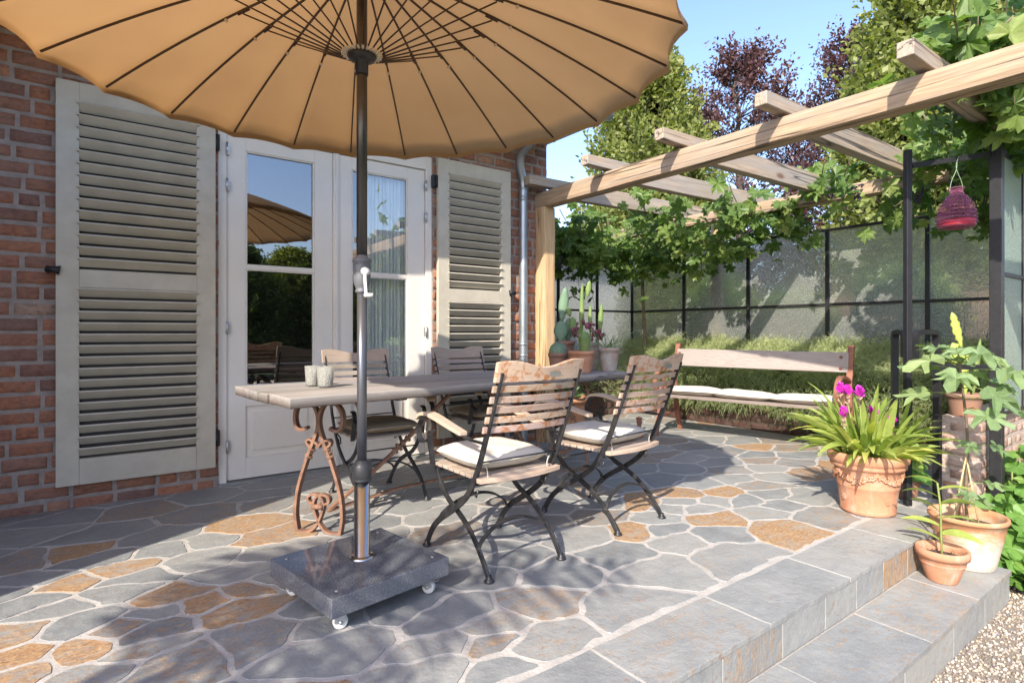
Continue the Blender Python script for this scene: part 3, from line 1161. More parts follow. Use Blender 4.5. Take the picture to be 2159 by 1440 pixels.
# ------------------------------------------------------------ fence
fen = thing('steel_glass_screen', 'black steel garden screen glazed with figured glass behind the bench', 'screen', (6.4, 3.5, .5))
FX, FZ0, FZ1, FZM = 6.40, .60, 2.20, 1.395
bars = [1.055, 1.975, 2.89, 3.81, 4.735, 5.65]
for y in bars:
    f = MB()
    f.box(FX - .018, FX + .018, y - .018, y + .018, .35, FZ1 - .019)
    f.build('post', 'black', fen)
for z in (FZM, FZ1, .93):
    f = MB()
    f.box(FX - .015, FX + .015, bars[0] - .02, bars[-1] + .02, z - .014, z + .014)
    f.build('rail', 'black', fen)
for x in (5.68, 4.96, 4.24):
    f = MB()
    f.box(x - .016, x + .016, 5.65 - .016, 5.65 + .016, .2, FZ1 - .019)
    f.build('post', 'black', fen)
for z in (FZM, FZ1):
    f = MB()
    f.box(3.8, FX - .02, 5.636, 5.664, z - .013, z + .013)
    f.build('rail', 'black', fen)
for y0, y1 in zip(bars[:-1], bars[1:]):
    for a, b in ((.62, FZM - .014), (FZM + .014, FZ1 - .014)):
        g = MB()
        g.add([(FX + .004, y0 + .018, a), (FX + .004, y1 - .018, a), (FX + .004, y1 - .018, b), (FX + .004, y0 + .018, b)], [(0, 3, 2, 1)])
        g.build('glass_pane', 'screen', fen)
for x0, x1 in ((3.82, 4.22), (4.26, 4.94), (4.98, 5.66), (5.70, 6.38)):
    for a, b in ((.3, FZM - .014), (FZM + .014, FZ1 - .014)):
        g = MB()
        g.add([(x0, 5.652, a), (x1, 5.652, a), (x1, 5.652, b), (x0, 5.652, b)], [(0, 1, 2, 3)])
        g.build('glass_pane', 'screen', fen)

# green glazed side screen at the right with its posts
sid = thing('green_glass_side_screen', 'pale green glazed side screen above the pinkish brick wall', 'screen', (5.5, 1.09, .55))
for (za, zb, q) in ((2.28, 2.315, .015), (1.475, 1.50, .010), (.545, .565, .010)):
    f = MB()
    f.box(4.70, 6.38, 1.09 - q, 1.09 + q, za, zb)
    f.build('rail', 'black', sid)
for x in (5.385, 5.93):
    f = MB()
    f.box(x - .012, x + .012, 1.082, 1.098, .566, 1.474)
    f.box(x - .012, x + .012, 1.082, 1.098, 1.501, 2.279)
    f.build('glazing_bar', 'black', sid)
for a, b in ((.566, 1.474), (1.501, 2.279)):
    for x0, x1 in ((4.70, 5.372), (5.398, 5.917), (5.943, 6.38)):
        g = MB()
        g.add([(x0, 1.09, a), (x1, 1.09, a), (x1, 1.09, b), (x0, 1.09, b)], [(0, 1, 2, 3)])
        g.build('glass_pane', 'screengreen', sid)

stand = thing('black_steel_frame', 'black steel post frame with two crossbars and looped gate handles', 'frame', (4.42, 1.24, 0))
A, B = Vector((4.17, 1.395, 0)), Vector((4.66, 1.065, 0))
rzb = math.atan2(B.y - A.y, B.x - A.x)
f = MB()
mt = Matrix.Translation(A) @ Matrix.Rotation(rzb, 4, 'Z')
f.box(-.018, .018, -.018, .018, 0, 2.255, mat=mt)
f.build('thin_post', 'black', stand, bevel=.003)
f = MB()
mt2 = Matrix.Translation(B)
f.box(-.032, .032, -.032, .032, -.33, 2.325, mat=mt2)
f.build('square_post', 'black', stand, bevel=.003)
Lb = (B - A).length
for za, zb in ((2.155, 2.24), (.885, .872)):
    f = MB()
    f.ribbon([A + Vector((0, 0, za)) + (B - A).normalized() * .02, B + Vector((0, 0, zb)) - (B - A).normalized() * .025], (0, 0, 1), .034, .012)
    o = f.build('crossbar', 'black', stand)
    b = MB()
    dirn = Vector((-(B - A).y, (B - A).x, 0)).normalized()
    for q in (A + Vector((0, 0, za)) + (B - A).normalized() * .03, B + Vector((0, 0, zb)) - (B - A).normalized() * .04):
        b.ball(q - dirn * .010, .009, 8, 5)
    b.build('bolt', 'black', o)




def cam_pt(u, v, d):
    uu, vv = (u - 1080) / 1197, (700 - v) / 1197
    return Vector((d * (.59664 + uu * .8025), d * (.8025 - uu * .59664), 1.1 + d * vv))


for (uo, do, ui, di) in ((1887, 3.95, 1908, 3.80), (1976, 3.75, 1929, 3.64)):
    a_, b_ = cam_pt(uo, 700, do), cam_pt(ui, 700, di)
    a_.z = b_.z = 0
    d = (b_ - a_)
    wdt = d.length
    d.normalize()
    P = [a_, a_ + Vector((0, 0, 1.0)), a_ + Vector((0, 0, 1.075)), a_ + d * wdt * .12 + Vector((0, 0, 1.10)), a_ + d * wdt * .88 + Vector((0, 0, 1.10)), b_ + Vector((0, 0, 1.075)), b_ + Vector((0, 0, 1.0)), b_ + Vector((0, 0, .93))]
    h = MB()
    h.ribbon(smooth(P, 2), (-d.y, d.x, 0), .040, .030)
    h.build('loop_handle', 'black', stand)

# ------------------------------------------------------------ low brick walls
lw = thing('low_brick_wall', 'low pinkish brick wall with smeared mortar under the green glass', 'wall', (5.2, 1.2, 0))
mb = MB()
bricks(mb, 1.83, -.33, .53, lambda u, d, z: (4.57 + u, 1.13 - d, z), 21, course=.078, blen=.215, lo=.3, proud=.003)
bricks(mb, .2, -.33, .53, lambda u, d, z: (4.57 - d, 1.13 + u, z), 22, course=.078, blen=.2, lo=.3, proud=.003)
mb.build('brick_facing', 'brickwash', lw)
mb = MB()
mb.box(4.57, 6.40, 1.13, 1.33, -.33, .545)
mb.build('mortar_core', 'mortarpale', lw)
pw = thing('planter_wall', 'shade-darkened brick retaining wall behind the bench holding the rosemary bed', 'wall', (6.05, 3.3, 0))
mb = MB()
bricks(mb, 4.3, 0, .44, lambda u, d, z: (6.0 - d, 1.36 + u, z), 31, hi=.12)  # darkest brick tones only, adding to the painted shade
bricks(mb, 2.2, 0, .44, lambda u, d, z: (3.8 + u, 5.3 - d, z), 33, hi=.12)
mb.build('brick_facing', 'brickshade', pw)
mb = MB()
mb.box(6.0, 6.10, 1.35, 5.6, -.02, .45)
mb.box(3.8, 6.0, 5.3, 5.4, -.02, .45)
mb.build('mortar_core', 'earth', pw)  # soil colour on the mortar deepens the painted shade
mb = MB()
mb.box(6.10, 6.9, 1.35, 6.4, -.02, .43)
mb.box(3.8, 6.10, 5.4, 6.4, -.02, .43)
mb.build('planting_bed', 'earth')['kind'] = 'structure'

# ------------------------------------------------------------ chairs
CA = [(-.38, .93), (-.30, .73), (-.217, .518), (-.158, .411), (-.098, .332), (.01, .255), (.146, .176), (.22, .113), (.262, .05), (.284, .006)]
CB = [(.215, .443), (.185, .364), (.10, .286), (.0, .248), (-.09, .200), (-.158, .145), (-.225, .07), (-.266, .006)]


def slat(mb, x0, x1, y0, z0, h, t, bow, tint, lean=.28, crest=False, n=14):
    """bent slat: runs along x, bows toward -y in the middle"""
    vs = []
    for i in range(n + 1):
        f = i / n
        x = x0 + (x1 - x0) * f
        b = -bow * (1 - (2 * f - 1) ** 2)
        top = 0
        if crest:
            top = .012 * math.cos((2 * f - 1) * PI * 1.5) * -1 + .014 * abs(2 * f - 1) ** 2.2
        for (dy, dz) in ((-t / 2, -h / 2), (t / 2, -h / 2), (t / 2, h / 2 + top), (-t / 2, h / 2 + top)):
            vs.append((x, y0 + b + dy - dz * lean, z0 + dz))
    fs = []
    for i in range(n):
        for k in range(4):
            k2 = (k + 1) % 4
            fs.append((i * 4 + k, (i + 1) * 4 + k, (i + 1) * 4 + k2, i * 4 + k2))
    fs += [(0, 1, 2, 3), tuple(n * 4 + k for k in range(4))[::-1]]
    mb.add(vs, fs, False, tint)


def make_chair(name, label, loc, rz, woodm, plate=True):
    t = thing(name, label, 'chair', (0, 0, 0), 0, 'folding chairs round the table')
    hx = .22
    for s in (-1, 1):
        m1 = MB()
        m1.ribbon([(s * (hx + .004), y, z) for y, z in smooth([Vector((a, b, 0)) for a, b in CA], 2) and [(p.x, p.y) for p in smooth([Vector((a, b, 0)) for a, b in CA], 2)]], (1, 0, 0), .011, .030)
        m1.build('back_upright', 'gunmetal', t, bevel=.002)
        m2 = MB()
        m2.ribbon([(s * (hx - .009), p.x, p.y) for p in smooth([Vector((a, b, 0)) for a, b in CB], 2)], (1, 0, 0), .011, .028)
        m2.build('rear_leg', 'gunmetal', t, bevel=.002)
        ft = MB()
        ft.lathe([(0, 0), (.021, 0), (.024, .005), (.018, .013), (.012, .018), (.011, .03)], (s * (hx + .004), .284, 0), 12)
        ft.build('foot', 'gunmetal', t)
        ft = MB()
        ft.lathe([(0, 0), (.021, 0), (.024, .005), (.018, .013), (.012, .018), (.011, .03)], (s * (hx - .009), -.266, 0), 12)
        ft.build('foot', 'gunmetal', t)
        # scrolled arm support
        c = MB()
        xa = s * (hx + .02)
        c.ribbon([(xa, p.x, p.y) for p in smooth([Vector(q) for q in ((.19, .425, 0), (.205, .50, 0), (.222, .545, 0), (.222, .60, 0), (.185, .606, 0))], 2)], (1, 0, 0), .026, .009)
        c.build('arm_post', 'gunmetal', t)
        c = MB()
        c.ribbon([(xa, p.x, p.y) for p in smooth([Vector(q) for q in ((.10, .655, 0), (.20, .674, 0), (.29, .665, 0), (.335, .625, 0), (.345, .575, 0), (.315, .535, 0), (.270, .535, 0), (.235, .555, 0))], 2)], (1, 0, 0), .028, .007)
        c.build('arm_scroll', 'gunmetal', t)
        c = MB()
        c.ribbon([(xa, -.05, .626), (xa - s * .006, -.16, .610), (xa - s * .014, -.252, .608)], (1, 0, 0), .020, .008)
        c.build('arm_bracket', 'gunmetal', t)
        a = MB()
        P = smooth([Vector(q) for q in ((-.10, .632, 0), (.0, .648, 0), (.13, .674, 0), (.22, .688, 0), (.29, .682, 0), (.325, .655, 0))], 2)
        n = len(P)
        vs = []
        for i, p in enumerate(P):
            wv = .020 + .009 * math.sin(min(1, i / n * 1.2) * PI * .6)
            for dx, dz in ((-wv, -.009), (wv, -.009), (wv, .009), (-wv, .009)):
                vs.append((xa + dx, p.x, p.y + dz))
        fs = [(i * 4 + k, i * 4 + (k + 1) % 4, i * 4 + 4 + (k + 1) % 4, i * 4 + 4 + k) for i in range(n - 1) for k in range(4)]
        fs += [(3, 2, 1, 0), tuple((n - 1) * 4 + k for k in range(4))]
        a.add(vs, fs, False, (1.12, 1.1, 1.05))
        a.build('armrest', 'teakpale', t, bevel=.004)
        hk = MB()
        hk.tube([(s * (hx - .018), -.205, .43), (s * (hx - .018), -.185, .41), (s * (hx - .018), -.13, .395), (s * (hx - .018), -.12, .36), (s * (hx - .018), -.15, .345), (s * (hx - .018), -.165, .38)], .0045, 6)
        hk.build('folding_hook', 'gunmetal', t)
    se = MB()
    for i in range(8):
        y = .205 - i * .053
        tn = rnd(.85, 1.15)
        slat(se, -.225, .225, y, .438 - .0 * i, .016, .042, 0, (tn, tn, tn), 0, n=6)
    slat(se, -.235, .235, -.215, .436, .022, .032, .035, (1.1, 1.05, 1), 0, n=12)
    se.build('seat', 'teakpale' if woodm == 'teakrust' else woodm, t, bevel=.003)
    ba = MB()
    for z in (.866, .818, .772, .727, .682):
        y = -.38 + (.93 - z) * .40 + .014
        tn = rnd(.85, 1.12)
        slat(ba, -.245, .245, y, z - .012, .031, .014, .035, (tn, tn * rnd(.93, 1.03), tn * rnd(.9, 1.02)))
    ba.build('backrest', woodm, t, bevel=.003)
    cr = MB()
    slat(cr, -.248, .248, -.38 + .014, .921, .076, .020, .030, (1.12, 1.05, .98), crest=True, n=28)
    c = cr.build('crest_rail', woodm, t, bevel=.004)
    if plate:
        pl = MB()
        pl.box(.008, .070, -.4225, -.4195, .902, .926, mat=None)
        pl.build('name_plate', 'plate', c)
    rods = MB()
    rods.tube([(-hx, -.216, .517), (hx, -.216, .517)], .0045, 6)
    rods.build('rod', 'gunmetal', t)
    rods = MB()
    rods.tube([(-hx, .165, .345), (hx, .165, .345)], .0045, 6)
    rods.build('rod', 'gunmetal', t)
    for y, z0, zt in ((-.185, .115, .215), (.185, .14, .262)):
        m = MB()
        P = []
        for i in range(17):
            f = i / 16
            P.append((-hx + 2 * hx * f, y + .03 * math.sin(PI * f) * (1 if y < 0 else -1), z0 + (zt - z0) * math.sin(PI * f) ** .6))
        m.ribbon(P, (0, 1, .25), .020, .008)
        m.build('arched_stretcher', 'gunmetal', t)
    t.location = loc
    t.rotation_euler = (0, 0, rz)
    return t


def fixparent(t):
    return t


make_chair('folding_chair', 'folding chair with rust stained slats standing nearest the parasol base', (1.62, 2.33, 0), 0, 'teakrust')
make_chair('folding_chair', 'folding chair with rust stained slats standing nearest the bench', (2.482, 2.413, 0), R(5.5), 'teakrust')
make_chair('folding_chair', 'folding chair behind the table in front of the french doors', (1.545, 3.60, 0), R(180), 'teakgrey', False)
make_chair('folding_chair', 'folding chair behind the table in front of the right shutter', (2.475, 3.72, 0), R(180), 'teakgrey', False)


def cushion(name, label, loc, rz, matn, wx=.43, wy=.41, h=.10, seed=0, cat='cushion', group='seat cushions on the folding chairs', seg=22, tufts=True):
    t = thing(name, label, cat, (0, 0, 0), 0, group)
    mb = MB()
    n = seg
    top = []
    for sgn in (1, -1):
        vs = []
        for j in range(n + 1):
            for i in range(n + 1):
                u, v = i / n * 2 - 1, j / n * 2 - 1
                e = (1 - abs(u) ** 3.2) * (1 - abs(v) ** 3.2)
                zz = (max(e, 0) ** .45) * h * .5
                q = Vector((u * 2.3 + seed, v * 2.3, sgn))
                wr = noise.noise(q) * .010 + noise.noise(q * 3.1) * .005 + abs(noise.noise(Vector((u * 6 + seed, v * 1.2, 4)))) * -.006
                rr = 1 - .035 * (u * u * v * v)
                ed = 1 + .012 * noise.noise(Vector((u * 4, v * 4, seed)))
                vs.append((u * wx / 2 * rr * ed, v * wy / 2 * rr * ed, sgn * (zz) + (wr * e if sgn > 0 else 0) + h * .5))
        fs = []
        for j in range(n):
            for i in range(n):
                k = j * (n + 1) + i
                f = (k, k + 1, k + n + 2, k + n + 1)
                fs.append(f if sgn > 0 else f[::-1])
        mb.add(vs, fs, True)
    mb.build('cover', matn, t)
    sm = MB()
    P = []
    for k in range(64):
        a = 2 * PI * k / 64
        c, s = math.cos(a), math.sin(a)
        u = math.copysign(abs(c) ** .35, c)
        v = math.copysign(abs(s) ** .35, s)
        P.append((u * wx / 2 * .985, v * wy / 2 * .985, h * .5 + .003 * math.sin(a * 5)))
    sm.tube(P, .0035, 5, closed=True)
    sm.build('piping', 'stitch', t)
    for s in (-1, 1):
        tie = MB()
        tie.tube(smooth([(s * wx * .44, -wy * .47, h * .5), (s * wx * .47, -wy * .53, h * .3), (s * wx * .44, -wy * .56, h * .55), (s * wx * .40, -wy * .55, h * .1), (s * wx * .42, -wy * .57, -h * .2)], 2), .003, 5)
        tie.build('tie', 'stitch', t)
    t.location = loc
    t.rotation_euler = (0, 0, rz)
    return t


cushion('seat_cushion', 'cream seat cushion on the chair nearest the parasol base', (1.62, 2.355, .449), 0, 'cushion', seed=1)
cushion('seat_cushion', 'cream seat cushion on the chair nearest the bench', (2.48, 2.44, .449), R(5), 'cushion', seed=5)
cushion('seat_cushion', 'tan seat cushion on the chair in front of the doors', (1.545, 3.57, .449), R(180), 'cushionbrown', seed=9, h=.08)
cushion('seat_cushion', 'tan seat cushion on the chair in front of the right shutter', (2.475, 3.69, .449), R(180), 'cushionbrown', seed=14, h=.08)

# ------------------------------------------------------------ table
TT = R(5.457)
table = thing('garden_table', 'long weathered plank table on rusty scrolled iron trestles', 'table', (.759, 2.818, 0), TT)
TL, TW, TZ = 2.74, .852, .78
tm = Matrix.Translation((.759, 2.818, 0)) @ Matrix.Rotation(TT, 4, 'Z')
mb = MB()
wds = [.15, .135, .14, .145, .14, .142]
y = 0
for i, wd in enumerate(wds):
    tn = rnd(.82, 1.22)
    n = 24
    vs = []
    for k in range(n + 1):
        x = TL * k / n + (rnd(-.012, .012) if k in (0, n) else 0)
        for a, b in ((0, -.05), (1, -.05), (1, 0), (0, 0)):
            nv = noise.noise_vector(Vector((x * 1.7, (y + a * wd) * 4, b * 10)))
            yy = y + a * (wd - .003) + nv.y * (.006 if (i == 0 and a == 0) or (i == 5 and a == 1) else .0008)
            vs.append(tm @ Vector((x, yy, TZ + b + nv.z * .0025)))
    fs = [(k * 4 + j, k * 4 + (j + 1) % 4, k * 4 + 4 + (j + 1) % 4, k * 4 + 4 + j) for k in range(n) for j in range(4)]
    fs = [f[::-1] for f in fs] + [(0, 1, 2, 3), tuple(n * 4 + j for j in range(4))[::-1]]
    mb.add(vs, fs, False, (tn, tn * rnd(.96, 1.02), tn * rnd(.93, 1.02)))
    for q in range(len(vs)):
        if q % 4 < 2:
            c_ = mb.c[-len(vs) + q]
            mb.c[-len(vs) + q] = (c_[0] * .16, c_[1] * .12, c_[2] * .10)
    y += wd
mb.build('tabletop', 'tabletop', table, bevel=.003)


def trestle(cx, cy, ang, sc, zt):
    d = Vector((math.cos(ang), math.sin(ang), 0))
    nn = Vector((-d.y, d.x, 0))
    c0 = Vector((cx, cy, 0))

    def W(u, z):
        return c0 + d * ((u - 310) / 1635 * sc) + Vector((0, 0, (1335 - z) / 1635 * (zt / .724)))

    def add(name, pts, wv=.034, tv=.018, bulge=None):
        m = MB()
        m.ribbon(smooth([W(u, z) for u, z in pts], 2), nn, wv, tv)
        return m.build(name, 'rust', table, bevel=.002)
    for s in (1, -1):
        f = (lambda u: u) if s > 0 else (lambda u: 620 - u)
        add('trestle_leg', [(f(u), z) for u, z in ((400, 395), (455, 425), (495, 400), (510, 300), (490, 215), (430, 160), (370, 165), (325, 240), (308, 340), (325, 440), (365, 560), (405, 670), (440, 790), (475, 920), (497, 1060), (503, 1200), (482, 1334))])
        add('scroll', [(f(u), z) for u, z in ((482, 1325), (440, 1332), (380, 1330), (325, 1270), (285, 1170), (265, 1080), (285, 1010), (345, 985), (400, 1010), (395, 1060), (355, 1075))], .032, .014)
        add('scroll', [(f(u), z) for u, z in ((312, 575), (300, 540), (255, 505), (215, 500), (210, 540), (245, 570), (258, 600))], .03, .013)
        m = MB()
        for k, (u, z, r) in enumerate(((372, 590, .024), (385, 620, .020), (397, 655, .025))):
            p = W(f(u), z)
            ax = (W(f(u + 12), z + 30) - p).normalized()
            m.tube([p - ax * .007, p + ax * .007], r, 4)
        m.build('collar', 'rust', table, bevel=.002)
    m = MB()
    p = W(310, 1095)
    m.ball(p, .018, 10, 6)
    m.tube([p - nn * .02 - d * .03, p - nn * .02 + d * .03], .014, 10)
    m.build('rosette', 'rust', table)
    m = MB()
    m.box(-.20 * sc, .20 * sc, -.022, .022, -.012, 0, mat=Matrix.Translation(W(310, 0).xyz * Vector((1, 1, 0)) + Vector((0, 0, zt + .006))) @ Matrix.Rotation(ang, 4, 'Z'))
    m.build('top_plate', 'rust', table)


trestle(1.01, 3.13, R(-50), 1.22, TZ - .055)
trestle(3.02, 3.40, R(-42), 1.75, TZ - .055)
for (a, b) in (((1.12, 3.32, .05), (1.93, 3.22, TZ - .045)), ((2.90, 3.50, .05), (2.20, 3.27, TZ - .045))):
    A_, B_ = Vector(a), Vector(b)
    m = MB()
    m.ribbon([A_ + (B_ - A_) * k / 8 + Vector((0, 0, -.03 * math.sin(PI * k / 8))) for k in range(9)], (0, 1, 0), .028, .018)
    o = m.build('diagonal_brace', 'rust', table, bevel=.002)
    m = MB()
    for f_ in (.50, .53, .56, .60):
        p = A_ + (B_ - A_) * f_ + Vector((0, 0, -.03))
        ax = (B_ - A_).normalized()
        m.tube([p - ax * .008, p + ax * .008], .023 if f_ != .53 else .029, 8)
    m.build('collar', 'rust', o)
m = MB()
m.ribbon([(1.12, 3.32, .05), (1.6, 3.36, .10), (2.4, 3.44, .10), (2.90, 3.50, .05)], (0, 0, 1), .012, .03)
m.build('stretcher', 'rust', table)

# candle tumblers on the table
for (px, py, lab, r) in ((1.055, 3.40, 'frosted glass tumbler at the back of the pair on the table', .042), (1.095, 3.285, 'frosted glass tumbler at the front of the pair on the table', .049)):
    m = MB()
    h = .118
    m.lathe([(0, .002), (r * .82, .002), (r * .86, .01), (r * 1.0, h), (r * .93, h), (r * .80, .014), (0, .012)], (px, py, TZ + .002), 28)
    t = thing('glass_tumbler', lab, 'tumbler', (px, py, TZ), 0, 'glass tumblers on the table')
    m.build('glass', 'candleglass', t)
    m = MB()
    m.lathe([(0, .014), (r * .74, .014), (r * .76, .045), (0, .046)], (px, py, TZ + .002), 20)
    m.build('candle_wax', 'plasticwhite', t)

# ------------------------------------------------------------ parasol
UX, UY = .925, 2.31
par = thing('parasol', 'large tan many-ribbed parasol on a dark pole and rolling granite base', 'parasol', (UX, UY, 0))


def cz(r):
    return 2.665 - .1877 * r - .0989 * r * r


NR, A0, RR = 24, R(11.2), 1.32
can = MB()
rings = 14
seg = NR * 6
vs = []
for i in range(rings + 1):
    f = i / rings
    for k in range(seg):
        a = A0 + 2 * PI * k / seg
        ph = (k % 6) / 6
        sag = 4 * ph * (1 - ph)
        r = RR * f * (1 - .032 * sag * f ** 3)
        vs.append((UX + r * math.cos(a), UY + r * math.sin(a), cz(r) + .018 - .0 + sag * f * f * (-.012)))
# hem
for dz, dr in ((-.014, .006), (-.034, .004)):
    for k in range(seg):
        a = A0 + 2 * PI * k / seg
        ph = (k % 6) / 6
        sag = 4 * ph * (1 - ph)
        r = RR * (1 - .032 * sag) + dr
        vs.append((UX + r * math.cos(a), UY + r * math.sin(a), cz(RR * (1 - .032 * sag)) + .018 - sag * .012 + dz))
fs = []
for i in range(rings + 2):
    for k in range(seg):
        k2 = (k + 1) % seg
        fs.append((i * seg + k, (i + 1) * seg + k, (i + 1) * seg + k2, i * seg + k2))
can.add(vs, fs, True)
can.build('canopy', 'canvas', par)
fin = MB()
fin.lathe([(.0, .10), (.012, .09), (.02, .07), (.028, .04), (.055, .02), (.06, .0)], (UX, UY, 2.68), 20)
fin.build('finial', 'plasticblack', par)
for k in range(NR):
    a = A0 + 2 * PI * k / NR
    d = Vector((math.cos(a), math.sin(a), 0))
    n_ = Vector((-d.y, d.x, 0))
    c0 = Vector((UX, UY, 0))
    m = MB()
    P = [c0 + d * r + Vector((0, 0, cz(r) + .006)) for r in [.04 + (RR - .05) * i / 12 for i in range(13)]]
    m.ribbon(P, n_, .008, .007)
    rib = m.build('rib', 'bronze', par)
    j = c0 + d * .572 + Vector((0, 0, cz(.572)))
    m = MB()
    m.tube([j + Vector((0, 0, -.012)), c0 + d * .075 + Vector((0, 0, 2.272))], .0036, 6)
    m.build('strut', 'bronze', rib)
    m = MB()
    ax = Vector((d.x, d.y, -.30)).normalized()
    m.tube([j - ax * .03, j + ax * .03], .0085, 6)
    m.build('joint', 'bronze', rib)
    m = MB()
    m.tube([c0 + d * .058 + Vector((0, 0, 2.272)), c0 + d * .085 + Vector((0, 0, 2.275))], .0052, 6)
    m.build('strut_cap', 'plasticclear', rib)
    m = MB()
    q = c0 + d * .66 + Vector((0, 0, cz(.66) - .004))
    m.ball(q, .009, 6, 4)
    m.build('clip', 'plasticclear', rib)
ru = MB()
ru.lathe([(.0235, -.075), (.0265, -.075), (.027, -.022), (.034, -.018), (.050, -.012), (.060, .0), (.060, .010), (.05, .014), (.026, .02)], (UX, UY, 2.262), 36)
ru.build('runner_hub', 'plasticblack', par)
pl = MB()
pl.tube([(UX, UY, 1.40), (UX, UY, 2.70)], .0225, 24)
pl.build('pole', 'pole', par)
pl = MB()
pl.tube([(UX, UY, .48), (UX, UY, 1.285)], .0205, 24)
pl.build('lower_pole', 'polegrey', par)
ck = MB()
ck.lathe([(.021, -.012), (.027, -.008), (.028, .0), (.024, .006), (.028, .014), (.03, .02), (.034, .03), (.036, .05), (.036, .10), (.034, .115), (.04, .122), (.038, .132), (.026, .14), (.022, .15)], (UX, UY, 1.275), 28)
ck.build('crank_housing', 'plasticgrey', par)
sd = Vector((.803, -.596, 0))
fwd = Vector((-.596, -.803, 0))
cc = Vector((UX, UY, 1.352)) + fwd * .037 + sd * .027
cr = MB()
cr.tube([cc - fwd * .012, cc + fwd * .022], .0165, 20)
cr.build('crank_hub', 'plasticwhite', par)
cr = MB()
P = [cc + fwd * .018, cc + fwd * .02 + Vector((0, 0, -.045)) + sd * .002, cc + fwd * .02 + Vector((0, 0, -.098)) + sd * .006]
cr.ribbon(P, fwd, .011, .011)
cr.tube([P[-1] - sd * .008 + Vector((0, 0, -.002)), P[-1] + sd * .028 + Vector((0, 0, -.002))], .0085, 10)
cr.build('crank_handle', 'plasticwhite', par)
nu = MB()
prof = [(.022, -.0), (.040, .002), (.041, .010), (.0385, .014), (.0405, .018), (.0405, .066), (.037, .073), (.026, .088), (.022, .092)]
nu.lathe(prof, (UX, UY, .468), 24, wob=lambda a, z: .025 * (1 if math.cos(a * 12) > 0 else 0) if .016 < z < .067 else 0)
nu.build('clamp_nut', 'plasticblack', par)

base = par
bm_ = Matrix.Translation((.912, 2.30, 0)) @ Matrix.Rotation(R(9.0), 4, 'Z')
g = MB()
g.box(-.268, .268, -.262, .262, .076, .150, mat=bm_)
ob = g.build('granite_slab', ['granite', 'granite_sawn'], base, bevel=.0035)
for p in ob.data.polygons:
    if abs(p.normal.z) < .5 and p.normal.y < -.7:
        p.material_index = 1
tb = MB()
tb.lathe([(.055, .1505), (.055, .154), (.042, .158), (.0325, .159), (.0325, .475), (.0, .475)], (UX, UY, 0), 36)
tb.build('chrome_tube', 'chrome', base)
for sx in (-1, 1):
    for sy in (-1, 1):
        px, py = sx * .205, sy * .195
        m = MB()
        mm = bm_ @ Matrix.Translation((px, py, 0)) @ Matrix.Rotation(R(-40 + 25 * sx * sy), 4, 'Z')
        m.box(-.030, .030, -.026, .026, .069, .0755, mat=mm)
        m.box(-.018, .026, -.017, -.014, .028, .069, mat=mm)
        m.box(-.018, .026, .014, .017, .028, .069, mat=mm)
        c = m.build('caster', 'zincbright', base, bevel=.002)
        m = MB()
        a_ = mm @ Vector((.006, -.011, .028))
        b_ = mm @ Vector((.006, .011, .028))
        m.tube([a_, b_], .0275, 24)
        m.build('wheel', 'plasticwhite', c, bevel=.003)
        m = MB()
        m.tube([mm @ Vector((.006, -.019, .028)), mm @ Vector((.006, .019, .028))], .007, 10)
        m.build('axle', 'zincbright', c)
        m = MB()
        m.box(.018, .050, -.012, .012, .058, .061, mat=mm)
        m.build('brake_lever', 'zincbright', c)
for sx, sy in ((-.22, -.21), (.22, -.21), (-.22, .21), (.22, .21)):
    m = MB()
    q = bm_ @ Vector((sx, sy, .1502))
    m.tube([q, q + Vector((0, 0, .002))], .008, 12)
    m.build('bolt', 'zincbright', base)

# ------------------------------------------------------------ bench
E_ = Vector((.19, -.982, 0))
NN = Vector((.982, .19, 0))
B0 = Vector((4.923, 3.833, 0))
bench = thing('garden_bench', 'garden bench with silvered plank back and rusty cast iron ends', 'bench', (5.1, 3.0, 0))


def BP(s, n, z):
    return B0 + E_ * s + NN * n + Vector((0, 0, z))


m = MB()
vs = []
for s_ in (-.12, 1.58):
    for n_, z_ in ((.405, .725), (.432, .718), (.460, .905), (.433, .912)):
        vs.append(BP(s_, n_, z_))
m.add(vs, [(0, 1, 2, 3), (7, 6, 5, 4), (0, 4, 5, 1), (1, 5, 6, 2), (2, 6, 7, 3), (3, 7, 4, 0)])
bp = m.build('backrest', 'benchwood', bench, bevel=.006)
for s_ in (-.085, 1.52):
    for z_ in (.76, .865):
        m = MB()
        q = BP(s_, .405 + (z_ - .725) * .155, z_)
        m.tube([q - NN * .006, q + NN * .004], .015, 12)
        m.build('bolt_head', 'rustbench', bp)
for k in range(3):
    m = MB()
    vs = []
    for s_ in (-.12, 1.58):
        for n_, z_ in ((.0 + k * .135, .405), (.125 + k * .135, .405), (.125 + k * .135, .435), (.0 + k * .135, .435)):
            vs.append(BP(s_, n_, z_ - k * .008))
    m.add(vs, [(0, 1, 2, 3), (7, 6, 5, 4), (0, 4, 5, 1), (1, 5, 6, 2), (2, 6, 7, 3), (3, 7, 4, 0)])
    m.build('seat_plank', 'benchwooddark', bench, bevel=.005)
